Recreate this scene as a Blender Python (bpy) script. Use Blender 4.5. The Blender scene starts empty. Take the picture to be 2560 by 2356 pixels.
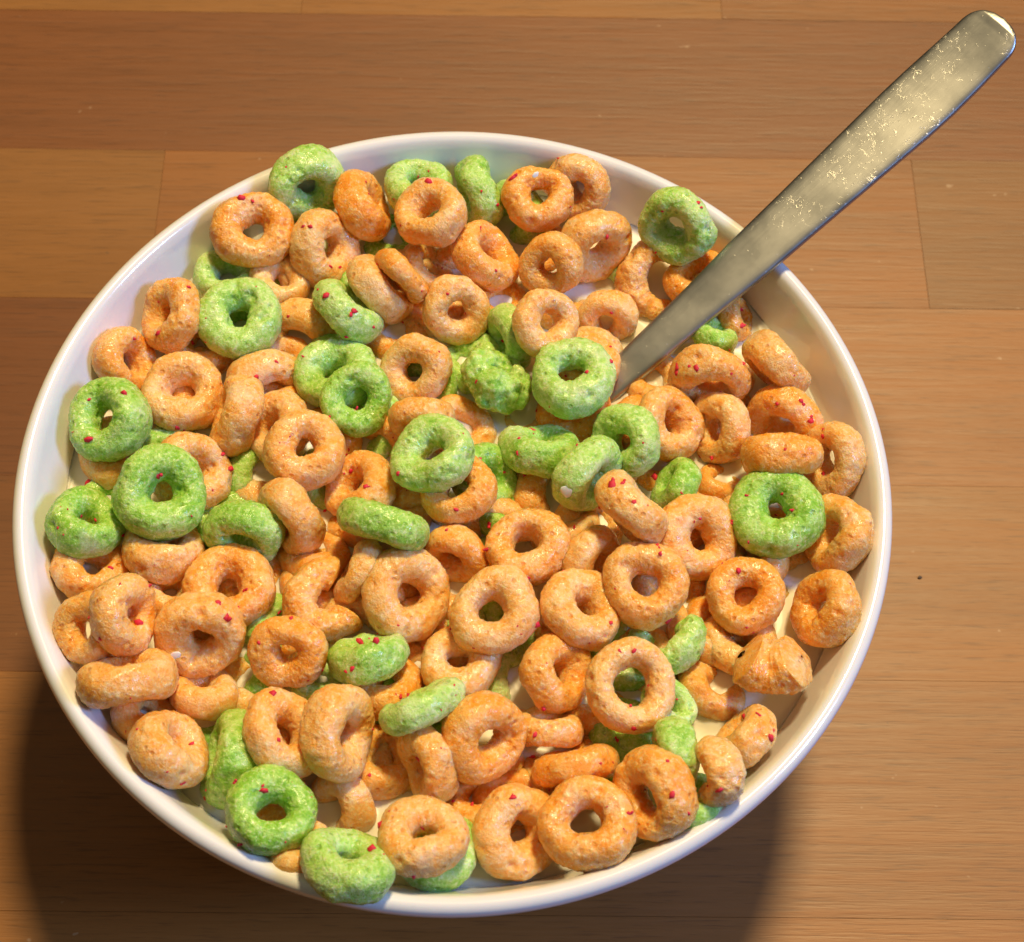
import bpy, bmesh, math, random
import numpy as np
from mathutils import Matrix, Vector

# ------------------------------------------------------------------ scene, camera, light
scn = bpy.context.scene
COL = scn.collection
scn.view_settings.view_transform = 'Standard'
scn.view_settings.look = 'None'
scn.view_settings.exposure = 0.0
scn.view_settings.gamma = 1.0

cam_d = bpy.data.cameras.new("camera")
cam_d.sensor_fit = 'HORIZONTAL'
cam_d.sensor_width = 36.0
cam_d.lens = 62.27
cam_d.clip_start = 0.01
cam_d.clip_end = 20.0
cam = bpy.data.objects.new("camera", cam_d)
COL.objects.link(cam)
PITCH, ROLL = 1.0809, 0.0300                       # looking down at the table, hand held roll
fwd = Vector((0, math.cos(PITCH), -math.sin(PITCH)))
right = Vector((1, 0, 0)); up = right.cross(fwd)
r2 = math.cos(ROLL) * right + math.sin(ROLL) * up
u2 = -math.sin(ROLL) * right + math.cos(ROLL) * up
m = Matrix((r2, u2, -fwd)).transposed().to_4x4()
m.translation = Vector((0.0105, -0.1509, 0.3525))
cam.matrix_world = m
cam_d.dof.use_dof = True
cam_d.dof.focus_distance = 0.327
cam_d.dof.aperture_fstop = 36.0
scn.camera = cam

world = bpy.data.worlds.new("World")               # a dim room: lit ceiling, darker walls
scn.world = world
world.use_nodes = True
wt = world.node_tree
bg = wt.nodes['Background']
tc = wt.nodes.new('ShaderNodeTexCoord')
sx = wt.nodes.new('ShaderNodeSeparateXYZ')
rm = wt.nodes.new('ShaderNodeValToRGB')
rm.color_ramp.elements[0].position = 0.0; rm.color_ramp.elements[0].color = (0.066, 0.054, 0.038, 1)
rm.color_ramp.elements[1].position = 0.95; rm.color_ramp.elements[1].color = (0.52, 0.46, 0.33, 1)
e_ = rm.color_ramp.elements.new(0.45); e_.color = (0.11, 0.095, 0.066, 1)
wt.links.new(tc.outputs['Generated'], sx.inputs[0])
wt.links.new(sx.outputs['Z'], rm.inputs['Fac'])
wt.links.new(rm.outputs['Color'], bg.inputs['Color'])
bg.inputs['Strength'].default_value = 0.42


def area_light(name, loc, target, size, power, colour, shape='DISK', size_y=None):
    d = bpy.data.lights.new(name, 'AREA')
    d.shape = shape; d.size = size
    if size_y: d.size_y = size_y
    d.energy = power; d.color = colour
    o = bpy.data.objects.new(name, d)
    o.location = loc
    o.rotation_euler = (Vector(target) - Vector(loc)).to_track_quat('-Z', 'Y').to_euler()
    COL.objects.link(o)
    return o


# warm ceiling lamp behind the bowl, a little to the right; bluish window low on the right
LD = Vector((0.0102, 0.030, 0.065)).normalized()
area_light("ceiling_lamp_light", LD * 2.5, (0, 0, 0.05), 0.35, 72.0, (1.0, 0.77, 0.40))
WD = Vector((0.72, -0.14, 0.62)).normalized()
area_light("window_light", WD * 2.2, (0, 0, 0.05), 0.40, 34.0, (0.27, 0.45, 1.0), 'RECTANGLE', 0.50)


# ------------------------------------------------------------------ helpers
def tag(o, label, cat, group=None, kind=None):
    o['label'] = label
    o['category'] = cat
    if group: o['group'] = group
    if kind: o['kind'] = kind
    return o


def mesh_obj(name, verts, faces, mat, parent=None, smooth=True):
    me = bpy.data.meshes.new(name)
    me.from_pydata([tuple(v) for v in verts], [], faces)
    me.update()
    if smooth: me.polygons.foreach_set('use_smooth', [True] * len(me.polygons))
    if mat: me.materials.append(mat)
    o = bpy.data.objects.new(name, me)
    COL.objects.link(o)
    if parent: o.parent = parent
    return o


class NT:
    """small node-tree builder"""
    def __init__(s, name):
        s.m = bpy.data.materials.new(name); s.m.use_nodes = True
        s.t = s.m.node_tree; s.b = s.t.nodes['Principled BSDF']

    def n(s, typ, **kw):
        x = s.t.nodes.new(typ)
        for k, v in kw.items():
            if k in x.inputs: x.inputs[k].default_value = v
            else: setattr(x, k, v)
        return x

    def l(s, a, b): s.t.links.new(a, b)

    def ramp(s, src, stops):
        r = s.n('ShaderNodeValToRGB')
        e = r.color_ramp.elements
        while len(e) < len(stops): e.new(0.5)
        for i, (p, c) in enumerate(stops):
            e[i].position = p
            e[i].color = (c, c, c, 1) if isinstance(c, (int, float)) else (*c, 1)
        s.l(src, r.inputs['Fac'])
        return r.outputs['Color']

    def noise(s, vec, scale, detail=3.0, rough=0.55, dist=0.0):
        x = s.n('ShaderNodeTexNoise')
        x.inputs['Scale'].default_value = scale
        x.inputs['Detail'].default_value = detail
        x.inputs['Roughness'].default_value = rough
        x.inputs['Distortion'].default_value = dist
        s.l(vec, x.inputs['Vector'])
        return x.outputs['Fac']

    def mix(s, fac, a, b, mode='MIX'):
        x = s.n('ShaderNodeMix', data_type='RGBA', blend_type=mode)
        for v, k in ((fac, 0), (a, 6), (b, 7)):
            if hasattr(v, 'links'): s.l(v, x.inputs[k])
            else: x.inputs[k].default_value = v if k == 0 else (*v, 1)
        return x.outputs[2]

    def math(s, op, a, b=None):
        x = s.n('ShaderNodeMath', operation=op)
        for v, k in ((a, 0), (b, 1)):
            if v is None: continue
            if hasattr(v, 'links'): s.l(v, x.inputs[k])
            else: x.inputs[k].default_value = v
        return x.outputs[0]

    def bump(s, h, strength, dist, normal=None):
        x = s.n('ShaderNodeBump')
        x.inputs['Strength'].default_value = strength
        x.inputs['Distance'].default_value = dist
        s.l(h, x.inputs['Height'])
        if normal is not None: s.l(normal, x.inputs['Normal'])
        return x.outputs['Normal']

    def obj_vec(s, spread=3.0):
        c = s.n('ShaderNodeTexCoord'); i = s.n('ShaderNodeObjectInfo')
        a = s.n('ShaderNodeVectorMath', operation='ADD')
        k = s.n('ShaderNodeVectorMath', operation='SCALE')
        k.inputs[0].default_value = (1.0, 1.7, 2.3)
        s.l(i.outputs['Random'], k.inputs['Scale'])
        k2 = s.n('ShaderNodeVectorMath', operation='SCALE'); k2.inputs['Scale'].default_value = spread
        s.l(k.outputs[0], k2.inputs[0])
        s.l(c.outputs['Object'], a.inputs[0]); s.l(k2.outputs[0], a.inputs[1])
        return a.outputs[0], i

    def set(s, **kw):
        for k, v in kw.items():
            k = k.replace('_', ' ')
            if hasattr(v, 'links'): s.l(v, s.b.inputs[k])
            else: s.b.inputs[k].default_value = v
        return s


# ------------------------------------------------------------------ materials
def cereal_material(name, deep, mid, pale):
    t = NT(name)
    v, info = t.obj_vec()
    n1 = t.noise(v, 170, 3, 0.6)
    n2 = t.noise(v, 750, 4, 0.65)
    n3 = t.noise(v, 2300, 3, 0.65)
    f = t.math('ADD', t.math('MULTIPLY', n1, 0.32), t.math('MULTIPLY', n2, 0.44))
    f = t.math('ADD', f, t.math('MULTIPLY', n3, 0.24))
    f = t.math('ADD', f, t.math('MULTIPLY', t.math('SUBTRACT', info.outputs['Random'], 0.5), 0.10))
    c = t.ramp(f, [(0.39, deep), (0.49, mid), (0.62, pale)])
    # thin film of milk drying on in patches, and pale sugar grains
    film = t.ramp(t.noise(v, 130, 3, 0.55), [(0.60, 0.0), (0.74, 0.36)])
    c = t.mix(film, c, (0.86, 0.76, 0.60))
    grain = t.ramp(t.noise(v, 1500, 2, 0.6), [(0.57, 0.0), (0.67, 0.45)])
    c = t.mix(grain, c, tuple(0.55 * x + 0.45 * y for x, y in zip(pale, (0.95, 0.88, 0.72))))
    # open pores of the puffed crumb, deeper coloured inside
    vor = t.n('ShaderNodeTexVoronoi'); vor.inputs['Scale'].default_value = 620
    t.l(v, vor.inputs['Vector'])
    sep = t.n('ShaderNodeSeparateColor'); t.l(vor.outputs['Color'], sep.inputs[0])
    some = t.ramp(sep.outputs[0], [(0.70, 0.0), (0.74, 1.0)])
    pore = t.math('MULTIPLY', t.ramp(vor.outputs['Distance'], [(0.16, 1.0), (0.34, 0.0)]), some)
    c = t.mix(t.math('MULTIPLY', pore, 0.40), c, tuple(0.62 * x for x in deep))
    h = t.math('ADD', t.math('MULTIPLY', n2, 0.55), t.math('MULTIPLY', n3, 0.9))
    h = t.math('SUBTRACT', h, t.math('MULTIPLY', pore, 0.8))
    nb = t.bump(h, 0.85, 0.00045)
    rough = t.ramp(t.noise(v, 230, 2, 0.5), [(0.38, 0.24), (0.62, 0.50)])
    wet = t.ramp(t.noise(v, 150, 2, 0.5), [(0.40, 0.12), (0.60, 0.62)])
    t.set(Base_Color=c, Roughness=rough, Normal=nb, Subsurface_Weight=0.72, Subsurface_Scale=0.0022,
          Subsurface_Radius=(1.0, 0.55, 0.22), Coat_Weight=wet, Coat_Roughness=0.12, IOR=1.42)
    nc = t.bump(t.noise(v, 1250, 3, 0.65), 0.42, 0.0004)
    t.l(nc, t.b.inputs['Coat Normal'])
    return t.m


M_ORANGE = cereal_material("orange_cereal", (0.94, 0.335, 0.020), (0.97, 0.465, 0.105), (0.98, 0.63, 0.29))
M_GREEN = cereal_material("green_cereal", (0.24, 0.52, 0.030), (0.44, 0.70, 0.135), (0.68, 0.84, 0.36))

t = NT("red_sugar")
t.set(Base_Color=(0.66, 0.020, 0.042, 1), Roughness=0.65, Subsurface_Weight=0.3, Subsurface_Scale=0.0006)
M_RED = t.m

t = NT("white_glazed_ceramic")
co = t.n('ShaderNodeTexCoord')
nn = t.noise(co.outputs['Object'], 60, 2, 0.5)
t.set(Base_Color=t.ramp(nn, [(0.3, (0.755, 0.745, 0.725)), (0.7, (0.785, 0.775, 0.755))]), Roughness=0.16, IOR=1.5,
      Coat_Weight=0.6, Coat_Roughness=0.06, Subsurface_Weight=0.08, Subsurface_Scale=0.002)
M_BOWL = t.m

t = NT("milk")
co = t.n('ShaderNodeTexCoord')
t.set(Base_Color=t.ramp(t.noise(co.outputs['Object'], 30, 2, 0.5), [(0.35, (0.80, 0.74, 0.56)), (0.65, (0.86, 0.80, 0.62))]),
      Roughness=0.32, IOR=1.33, Subsurface_Weight=0.5, Subsurface_Scale=0.004, Subsurface_Radius=(1.0, 0.9, 0.6))
M_MILK = t.m


t = NT("milk_drop")
t.set(Base_Color=(0.86, 0.83, 0.76, 1), Roughness=0.08, IOR=1.35, Subsurface_Weight=0.6, Subsurface_Scale=0.001, Coat_Weight=0.5)
M_DROP = t.m


def steel_material():
    t = NT("worn_stainless_steel")
    co = t.n('ShaderNodeTexCoord')
    v = co.outputs['Object']
    mp = t.n('ShaderNodeMapping'); mp.inputs['Scale'].default_value = (30, 500, 200)   # brushed along the handle
    t.l(v, mp.inputs['Vector'])
    br = t.noise(mp.outputs[0], 3.0, 3, 0.6)
    blot = t.noise(v, 160, 4, 0.6)
    sc1 = t.ramp(t.noise(v, 520, 4, 0.78, 1.6), [(0.59, 0.0), (0.72, 1.0)])
    area = t.ramp(t.noise(v, 85, 3, 0.6), [(0.44, 0.0), (0.62, 1.0)])
    xyz = t.n('ShaderNodeSeparateXYZ'); t.l(v, xyz.inputs[0])
    outer_half = t.ramp(t.math('ADD', t.math('MULTIPLY', xyz.outputs['X'], 10.0), 1.0), [(0.25, 0.08), (0.62, 1.0)])
    scr = t.math('MULTIPLY', t.math('MULTIPLY', sc1, area), outer_half)
    sp = t.ramp(t.noise(v, 1700, 1, 0.5), [(0.76, 0.0), (0.79, 1.0)])
    scr = t.math('MAXIMUM', scr, t.math('MULTIPLY', sp, 0.5))
    c = t.mix(scr, (0.375, 0.372, 0.352), (0.60, 0.58, 0.50))
    r = t.math('ADD', t.math('MULTIPLY', t.ramp(blot, [(0.3, 0.0), (0.7, 1.0)]), 0.10), 0.32)
    r = t.math('ADD', r, t.math('MULTIPLY', scr, 0.25))
    h = t.math('ADD', t.math('MULTIPLY', br, 0.3), t.math('MULTIPLY', scr, 1.0))
    t.set(Base_Color=c, Metallic=1.0, Roughness=r, Normal=t.bump(h, 0.35, 0.0002))
    return t.m


M_STEEL = steel_material()


def wood_material():
    t = NT("oiled_wood")
    co = t.n('ShaderNodeTexCoord'); info = t.n('ShaderNodeObjectInfo')
    off = t.n('ShaderNodeVectorMath', operation='SCALE'); off.inputs[0].default_value = (3.1, 5.3, 7.7)
    t.l(info.outputs['Random'], off.inputs['Scale'])
    ad = t.n('ShaderNodeVectorMath', operation='ADD')
    t.l(co.outputs['Object'], ad.inputs[0]); t.l(off.outputs[0], ad.inputs[1])
    v = ad.outputs[0]

    def stretch(sx_, sy_, sz_):
        mp = t.n('ShaderNodeMapping'); mp.inputs['Scale'].default_value = (sx_, sy_, sz_)
        t.l(v, mp.inputs['Vector']); return mp.outputs[0]
    broad = t.noise(stretch(5, 60, 60), 1.0, 4, 0.6, 0.6)
    fine = t.noise(stretch(26, 620, 620), 1.0, 4, 0.7, 0.3)
    pores = t.noise(stretch(110, 1900, 1900), 1.0, 2, 0.6)
    k = t.math('ADD', t.math('MULTIPLY', broad, 0.55), t.math('MULTIPLY', fine, 0.45))
    f = t.ramp(k, [(0.30, 0.76), (0.48, 0.97), (0.70, 1.18)])
    c = t.mix(1.0, t.mix(1.0, info.outputs['Color'], (0.63, 0.445, 0.168), 'MULTIPLY'), f, 'MULTIPLY')
    dk = t.ramp(pores, [(0.30, 0.45), (0.44, 1.0)])
    c = t.mix(0.5, c, t.mix(1.0, c, dk, 'MULTIPLY'))
    # scuffs and dried specks on the varnish
    sc = t.ramp(t.noise(stretch(260, 330, 300), 1.0, 2, 0.5), [(0.75, 0.0), (0.80, 0.30)])
    c = t.mix(sc, c, (0.62, 0.44, 0.24))
    ds = t.ramp(t.noise(stretch(190, 300, 300), 1.3, 1, 0.5), [(0.80, 0.0), (0.83, 0.4)])
    c = t.mix(ds, c, (0.10, 0.05, 0.02))
    r = t.math('ADD', t.math('MULTIPLY', fine, 0.22), 0.36)
    h = t.math('ADD', fine, t.math('MULTIPLY', pores, 0.5))
    t.set(Base_Color=c, Roughness=r, Normal=t.bump(h, 0.25, 0.0004), IOR=1.46)
    return t.m


M_WOOD = wood_material()
t = NT("dark_crumb"); t.set(Base_Color=(0.09, 0.055, 0.03, 1), Roughness=0.8); M_CRUMB = t.m
t = NT("plank_glue_dark"); t.set(Base_Color=(0.05, 0.026, 0.012, 1), Roughness=0.8); M_GLUE = t.m

# ------------------------------------------------------------------ table of glued planks
TABLE_YAW = math.radians(1.2)
table = bpy.data.objects.new("wooden_table", None)
COL.objects.link(table)
table.rotation_euler = (0, 0, TABLE_YAW)
tag(table, "butcher block table top of reddish brown and honey planks under the bowl", "table")
EDGES = [0.306, 0.2615, 0.2165, 0.1715, 0.1262, 0.0820, 0.0343, -0.0126, -0.0633, -0.1095, -0.157, -0.204]
# per row: joints (x) and plank colours from left to right
ROWS = [
    ([-0.10], [(0.34, 0.17, 0.062), (0.30, 0.14, 0.05)]),
    ([0.05], [(0.30, 0.14, 0.05), (0.36, 0.18, 0.07)]),
    ([-0.0445, 0.0655], [(0.375, 0.200, 0.075), (0.40, 0.205, 0.072), (0.35, 0.165, 0.058)]),
    ([-0.36, 0.30], [(0.30, 0.14, 0.05), (0.275, 0.116, 0.043), (0.30, 0.14, 0.05)]),
    ([-0.0755, 0.1105], [(0.365, 0.195, 0.076), (0.39, 0.185, 0.065), (0.315, 0.165, 0.068)]),
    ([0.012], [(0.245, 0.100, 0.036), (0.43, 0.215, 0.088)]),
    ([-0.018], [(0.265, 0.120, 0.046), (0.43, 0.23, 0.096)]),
    ([-0.3], [(0.34, 0.165, 0.062), (0.42, 0.225, 0.096)]),
    ([-0.25], [(0.33, 0.155, 0.058), (0.43, 0.23, 0.098)]),
    ([0.02], [(0.34, 0.165, 0.062), (0.34, 0.185, 0.075)]),
    ([-0.05], [(0.34, 0.165, 0.062), (0.34, 0.185, 0.075)]),
]


def plank(x0, x1, y0, y1, colour, k):
    g = 0.00002
    x0 += g; x1 -= g; y0 += g; y1 -= g
    zt = -0.00003 * (k % 3); zb = -0.035; b = 0.00003
    bm = bmesh.new()
    lo = [bm.verts.new((x, y, zb)) for x, y in ((x0, y0), (x1, y0), (x1, y1), (x0, y1))]
    mi = [bm.verts.new((x, y, zt - b)) for x, y in ((x0, y0), (x1, y0), (x1, y1), (x0, y1))]
    hi = [bm.verts.new((x, y, zt)) for x, y in ((x0 + b, y0 + b), (x1 - b, y0 + b), (x1 - b, y1 - b), (x0 + b, y1 - b))]
    bm.faces.new(hi); bm.faces.new(lo[::-1])
    for i in range(4):
        j = (i + 1) % 4
        bm.faces.new((lo[i], lo[j], mi[j], mi[i])); bm.faces.new((mi[i], mi[j], hi[j], hi[i]))
    me = bpy.data.meshes.new("plank"); bm.to_mesh(me); bm.free()
    me.materials.append(M_WOOD)
    o = bpy.data.objects.new("plank", me); COL.objects.link(o); o.parent = table
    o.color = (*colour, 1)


k = 0
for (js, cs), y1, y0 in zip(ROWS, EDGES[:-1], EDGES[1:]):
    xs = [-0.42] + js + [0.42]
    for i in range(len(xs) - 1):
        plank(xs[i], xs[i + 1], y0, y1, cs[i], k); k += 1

# ------------------------------------------------------------------ bowl
ZM = 0.0562                                            # milk level


def lathe(name, prof, mat, n=192, parent=None):
    verts, faces = [], []
    for r, z in prof:
        for i in range(n):
            a = 2 * math.pi * i / n
            verts.append((r * math.cos(a), r * math.sin(a), z))
    for j in range(len(prof) - 1):
        for i in range(n):
            i2 = (i + 1) % n
            faces.append((j * n + i, j * n + i2, (j + 1) * n + i2, (j + 1) * n + i))
    return verts, faces


def smooth_prof(pts, sub=6):
    p = [np.array(q, float) for q in pts]
    out = []
    for i in range(len(p) - 1):
        a, b, c, d = p[max(i - 1, 0)], p[i], p[i + 1], p[min(i + 2, len(p) - 1)]
        for s in range(sub):
            u = s / sub
            out.append(0.5 * ((2 * b) + (-a + c) * u + (2 * a - 5 * b + 4 * c - d) * u * u + (-a + 3 * b - 3 * c + d) * u ** 3))
    out.append(p[-1])
    return [tuple(q) for q in out]


outer = [(0.0005, 0.0028), (0.030, 0.0028), (0.0335, 0.0004), (0.0365, 0.0003), (0.0385, 0.0040), (0.048, 0.0110),
         (0.0600, 0.0235), (0.0690, 0.0385), (0.0752, 0.0530), (0.0778, 0.0600), (0.0793, 0.0628), (0.0800, 0.0648),
         (0.0797, 0.0664), (0.0786, 0.0672), (0.0773, 0.0669), (0.0764, 0.0657), (0.0757, 0.0640), (0.0742, 0.0600),
         (0.0722, 0.0550), (0.0655, 0.0400), (0.0560, 0.0250), (0.0450, 0.0140), (0.0340, 0.0080), (0.0200, 0.0050), (0.0005, 0.0046)]
v, f = lathe("bowl", smooth_prof(outer, 5), M_BOWL)
bowl = mesh_obj("cereal_bowl", v, f, M_BOWL)
tag(bowl, "white glazed round bowl filled with milk and cereal on the wooden table", "bowl")

# ------------------------------------------------------------------ spoon
SP_TIP = Vector((0.1037, 0.09069, 0.09024)); SP_IN = Vector((0.03018, 0.02735, 0.0572))


def build_spoon():
    ax = (SP_IN - SP_TIP); L = ax.length; ax.normalize()
    side = ax.cross(Vector((0, 0, 1))).normalized()       # across the handle
    nrm = side.cross(ax).normalized()
    if nrm.z < 0: nrm = -nrm; side = -side
    # (distance from tip in mm, half width mm, half thickness mm, lift mm)
    st = [(0, 6.0, 0.85, 2.0), (3, 6.2, 0.85, 1.5), (8, 6.35, 0.92, 0.85), (14, 6.6, 0.92, 0.35), (20, 6.75, 0.92, 0.1), (26, 6.7, 0.92, 0), (38, 6.2, 0.92, 0), (55, 5.5, 0.95, 0), (68, 5.05, 1.0, 0), (79, 4.3, 0.92, 0), (104, 3.2, 1.1, 0), (112, 3.0, 1.1, -1.0), (120, 6.5, 0.8, -3.0), (135, 9.5, 0.7, -5.0), (150, 7.0, 0.7, -3.0), (156, 2.0, 0.6, -1.5)]
    pts = []
    ss = [s[0] for s in st]
    smp = list(np.concatenate([np.linspace(0, 6.0, 22) ** 1.0, np.linspace(6.8, ss[-1], 70)]))
    smp = sorted(smp)
    def itp(x, k): return float(np.interp(x, ss, [s[k] for s in st]))
    verts, faces = [], []
    NS = 40
    rows = 0
    for x in smp:
        hw, ht, lift = itp(x, 1), itp(x, 2), itp(x, 3)
        if x < 5.6:                                        # rounded end
            hw *= math.sqrt(max(0.0, 1 - ((5.6 - x) / 5.6) ** 2.5)) ** 0.85 + 1e-4
            ht *= min(1.0, 0.35 + x / 2.2)
        c = Vector((-x, 0, 0))
        for i in range(NS):
            a = 2 * math.pi * i / NS
            ca, sa = math.cos(a), math.sin(a)
            yy = hw * math.copysign(abs(ca) ** 0.30, ca)
            zz = ht * math.copysign(abs(sa) ** 0.5, sa)
            zz += -0.20 * (1 - (yy / max(hw, 1e-6)) ** 2) * 0.0 + 0.30 * (1 - (yy / max(hw, 1e-6)) ** 2)   # slightly crowned
            verts.append((-x * 1e-3, yy * 1e-3, (zz + lift) * 1e-3))
        rows += 1
    for j in range(rows - 1):
        for i in range(NS):
            i2 = (i + 1) % NS
            faces.append((j * NS + i, j * NS + i2, (j + 1) * NS + i2, (j + 1) * NS + i))
    faces.append(tuple(range(NS))[::-1]); faces.append(tuple((rows - 1) * NS + i for i in range(NS)))
    o = mesh_obj("spoon", verts, faces, M_STEEL)
    mm = Matrix((-ax, side * 1.0, nrm)).transposed().to_4x4()
    if mm.to_3x3().determinant() < 0:
        mm = Matrix((-ax, -side, nrm)).transposed().to_4x4()
    mm.translation = SP_TIP
    o.matrix_world = mm
    me = o.data
    bm = bmesh.new(); bm.from_mesh(me); bmesh.ops.recalc_face_normals(bm, faces=bm.faces); bm.to_mesh(me); bm.free()
    return o


spoon = build_spoon()
tag(spoon, "worn stainless steel spoon leaning on the bowl rim with its handle to the upper right", "spoon")


# ------------------------------------------------------------------ cereal rings
def hash3(ix, iy, iz, s):
    h = (ix * 374761393 + iy * 668265263 + iz * 2147483647 + s * 1274126177) & 0xFFFFFFFF
    h = ((h ^ (h >> 13)) * 1103515245) & 0xFFFFFFFF
    h = ((h ^ (h >> 15)) * 2246822519) & 0xFFFFFFFF
    return ((h ^ (h >> 16)) & 0xFFFF) / 65535.0 * 2 - 1


def vnoise(p, s):
    i = np.floor(p).astype(np.int64); f = p - i
    u = f * f * f * (f * (f * 6 - 15) + 10)
    r = 0
    for dx in (0, 1):
        wx = u[:, 0] if dx else 1 - u[:, 0]
        for dy in (0, 1):
            wy = u[:, 1] if dy else 1 - u[:, 1]
            for dz in (0, 1):
                wz = u[:, 2] if dz else 1 - u[:, 2]
                r = r + wx * wy * wz * hash3(i[:, 0] + dx, i[:, 1] + dy, i[:, 2] + dz, s)
    return r


def ring_mesh(seed, R, tr, tz, arc, hires, mat):
    rs = np.random.RandomState(seed)
    nu, nv = (128, 56) if hires else (76, 32)
    if arc:
        a0, a1 = math.radians(arc[0]), math.radians(arc[1])
        u = np.linspace(a0, a1, nu)
    else:
        u = np.linspace(0, 2 * np.pi, nu, endpoint=False)
    w = np.linspace(0, 2 * np.pi, nv, endpoint=False)
    U, W = np.meshgrid(u, w, indexing='ij')
    ar = tr / 2 * 2; az = tz * 2                               # in units of R: tube half sizes
    rc = 1 - ar
    e = 0.92
    cw, sw = np.cos(W), np.sin(W)
    tx = ar * np.sign(cw) * np.abs(cw) ** e
    tzv = az * np.sign(sw) * np.abs(sw) ** e
    # the tube is thicker here and there, the outline slightly oval or cornered
    ph = rs.uniform(0, 6.28, 4)
    thick = 1 + 0.055 * np.cos(U + ph[0]) + 0.045 * np.cos(2 * U + ph[1])
    oval = 1 + 0.040 * np.cos(2 * U + ph[2]) + 0.034 * np.cos(3 * U + ph[3])
    if arc:                                                    # ragged broken ends
        s = np.minimum(U - a0, a1 - U)
        thick = thick * np.clip(s / 0.17, 0, 1) ** 0.48
    lean = 0.06 * rs.uniform(-1, 1)
    rad = rc * oval + tx * thick
    X = rad * np.cos(U); Y = rad * np.sin(U)
    Z = tzv * thick * (1 + 0.06 * np.cos(U + ph[1])) + lean * (rad - rc) + 0.014 * np.cos(2 * U + ph[0])
    P = np.stack([X, Y, Z], -1).reshape(-1, 3)
    nx, nz = cw / ar, sw / az
    q = np.sqrt(nx * nx + nz * nz); nx, nz = nx / q, nz / q
    Nn = np.stack([nx * np.cos(U), nx * np.sin(U), nz], -1).reshape(-1, 3)
    o = rs.uniform(-50, 50, 3)
    d = 0.066 * vnoise(P * 1.6 + o, seed) + 0.021 * vnoise(P * 3.4 + o, seed + 1) + 0.013 * vnoise(P * 8 + o, seed + 2)
    d += 0.011 * vnoise(P * 15 + o, seed + 3)
    if hires: d += 0.013 * vnoise(P * 27 + o, seed + 4)
    if arc: d = d * 1.15 + 0.03 * vnoise(P * 4.5 + o, seed + 6)
    if tr > 0.42: d = d + 0.10 * vnoise(P * 2.8 + o, seed + 7) + 0.06 * vnoise(P * 6.5 + o, seed + 8)   # soaked, crumbling
    for k in range(rs.randint(8, 26)):                        # open pores
        c = P[rs.randint(len(P))]; pr = rs.choice([0.045, 0.06, 0.08, 0.11], p=[.4, .3, .2, .1])
        g = np.exp(-((P - c) ** 2).sum(1) / (pr * pr))
        d -= g * pr * 0.9
    P = (P + Nn * d[:, None]) * R
    I = np.arange(nu * nv).reshape(nu, nv)
    if arc: A = I[:-1]; Bq = I[1:]
    else: A = I; Bq = np.roll(I, -1, 0)
    F = np.stack([A, Bq, np.roll(Bq, -1, 1), np.roll(A, -1, 1)], -1).reshape(-1, 4)
    me = bpy.data.meshes.new("cereal_ring")
    me.vertices.add(len(P)); me.vertices.foreach_set('co', P.ravel())
    me.loops.add(F.size); me.loops.foreach_set('vertex_index', F.ravel().astype(np.int32))
    me.polygons.add(len(F)); me.polygons.foreach_set('loop_start', np.arange(0, F.size, 4, dtype=np.int32))
    me.polygons.foreach_set('loop_total', np.full(len(F), 4, dtype=np.int32))
    me.polygons.foreach_set('use_smooth', np.ones(len(F), dtype=bool))
    me.update(calc_edges=True)
    me.materials.append(mat)
    return me


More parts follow.
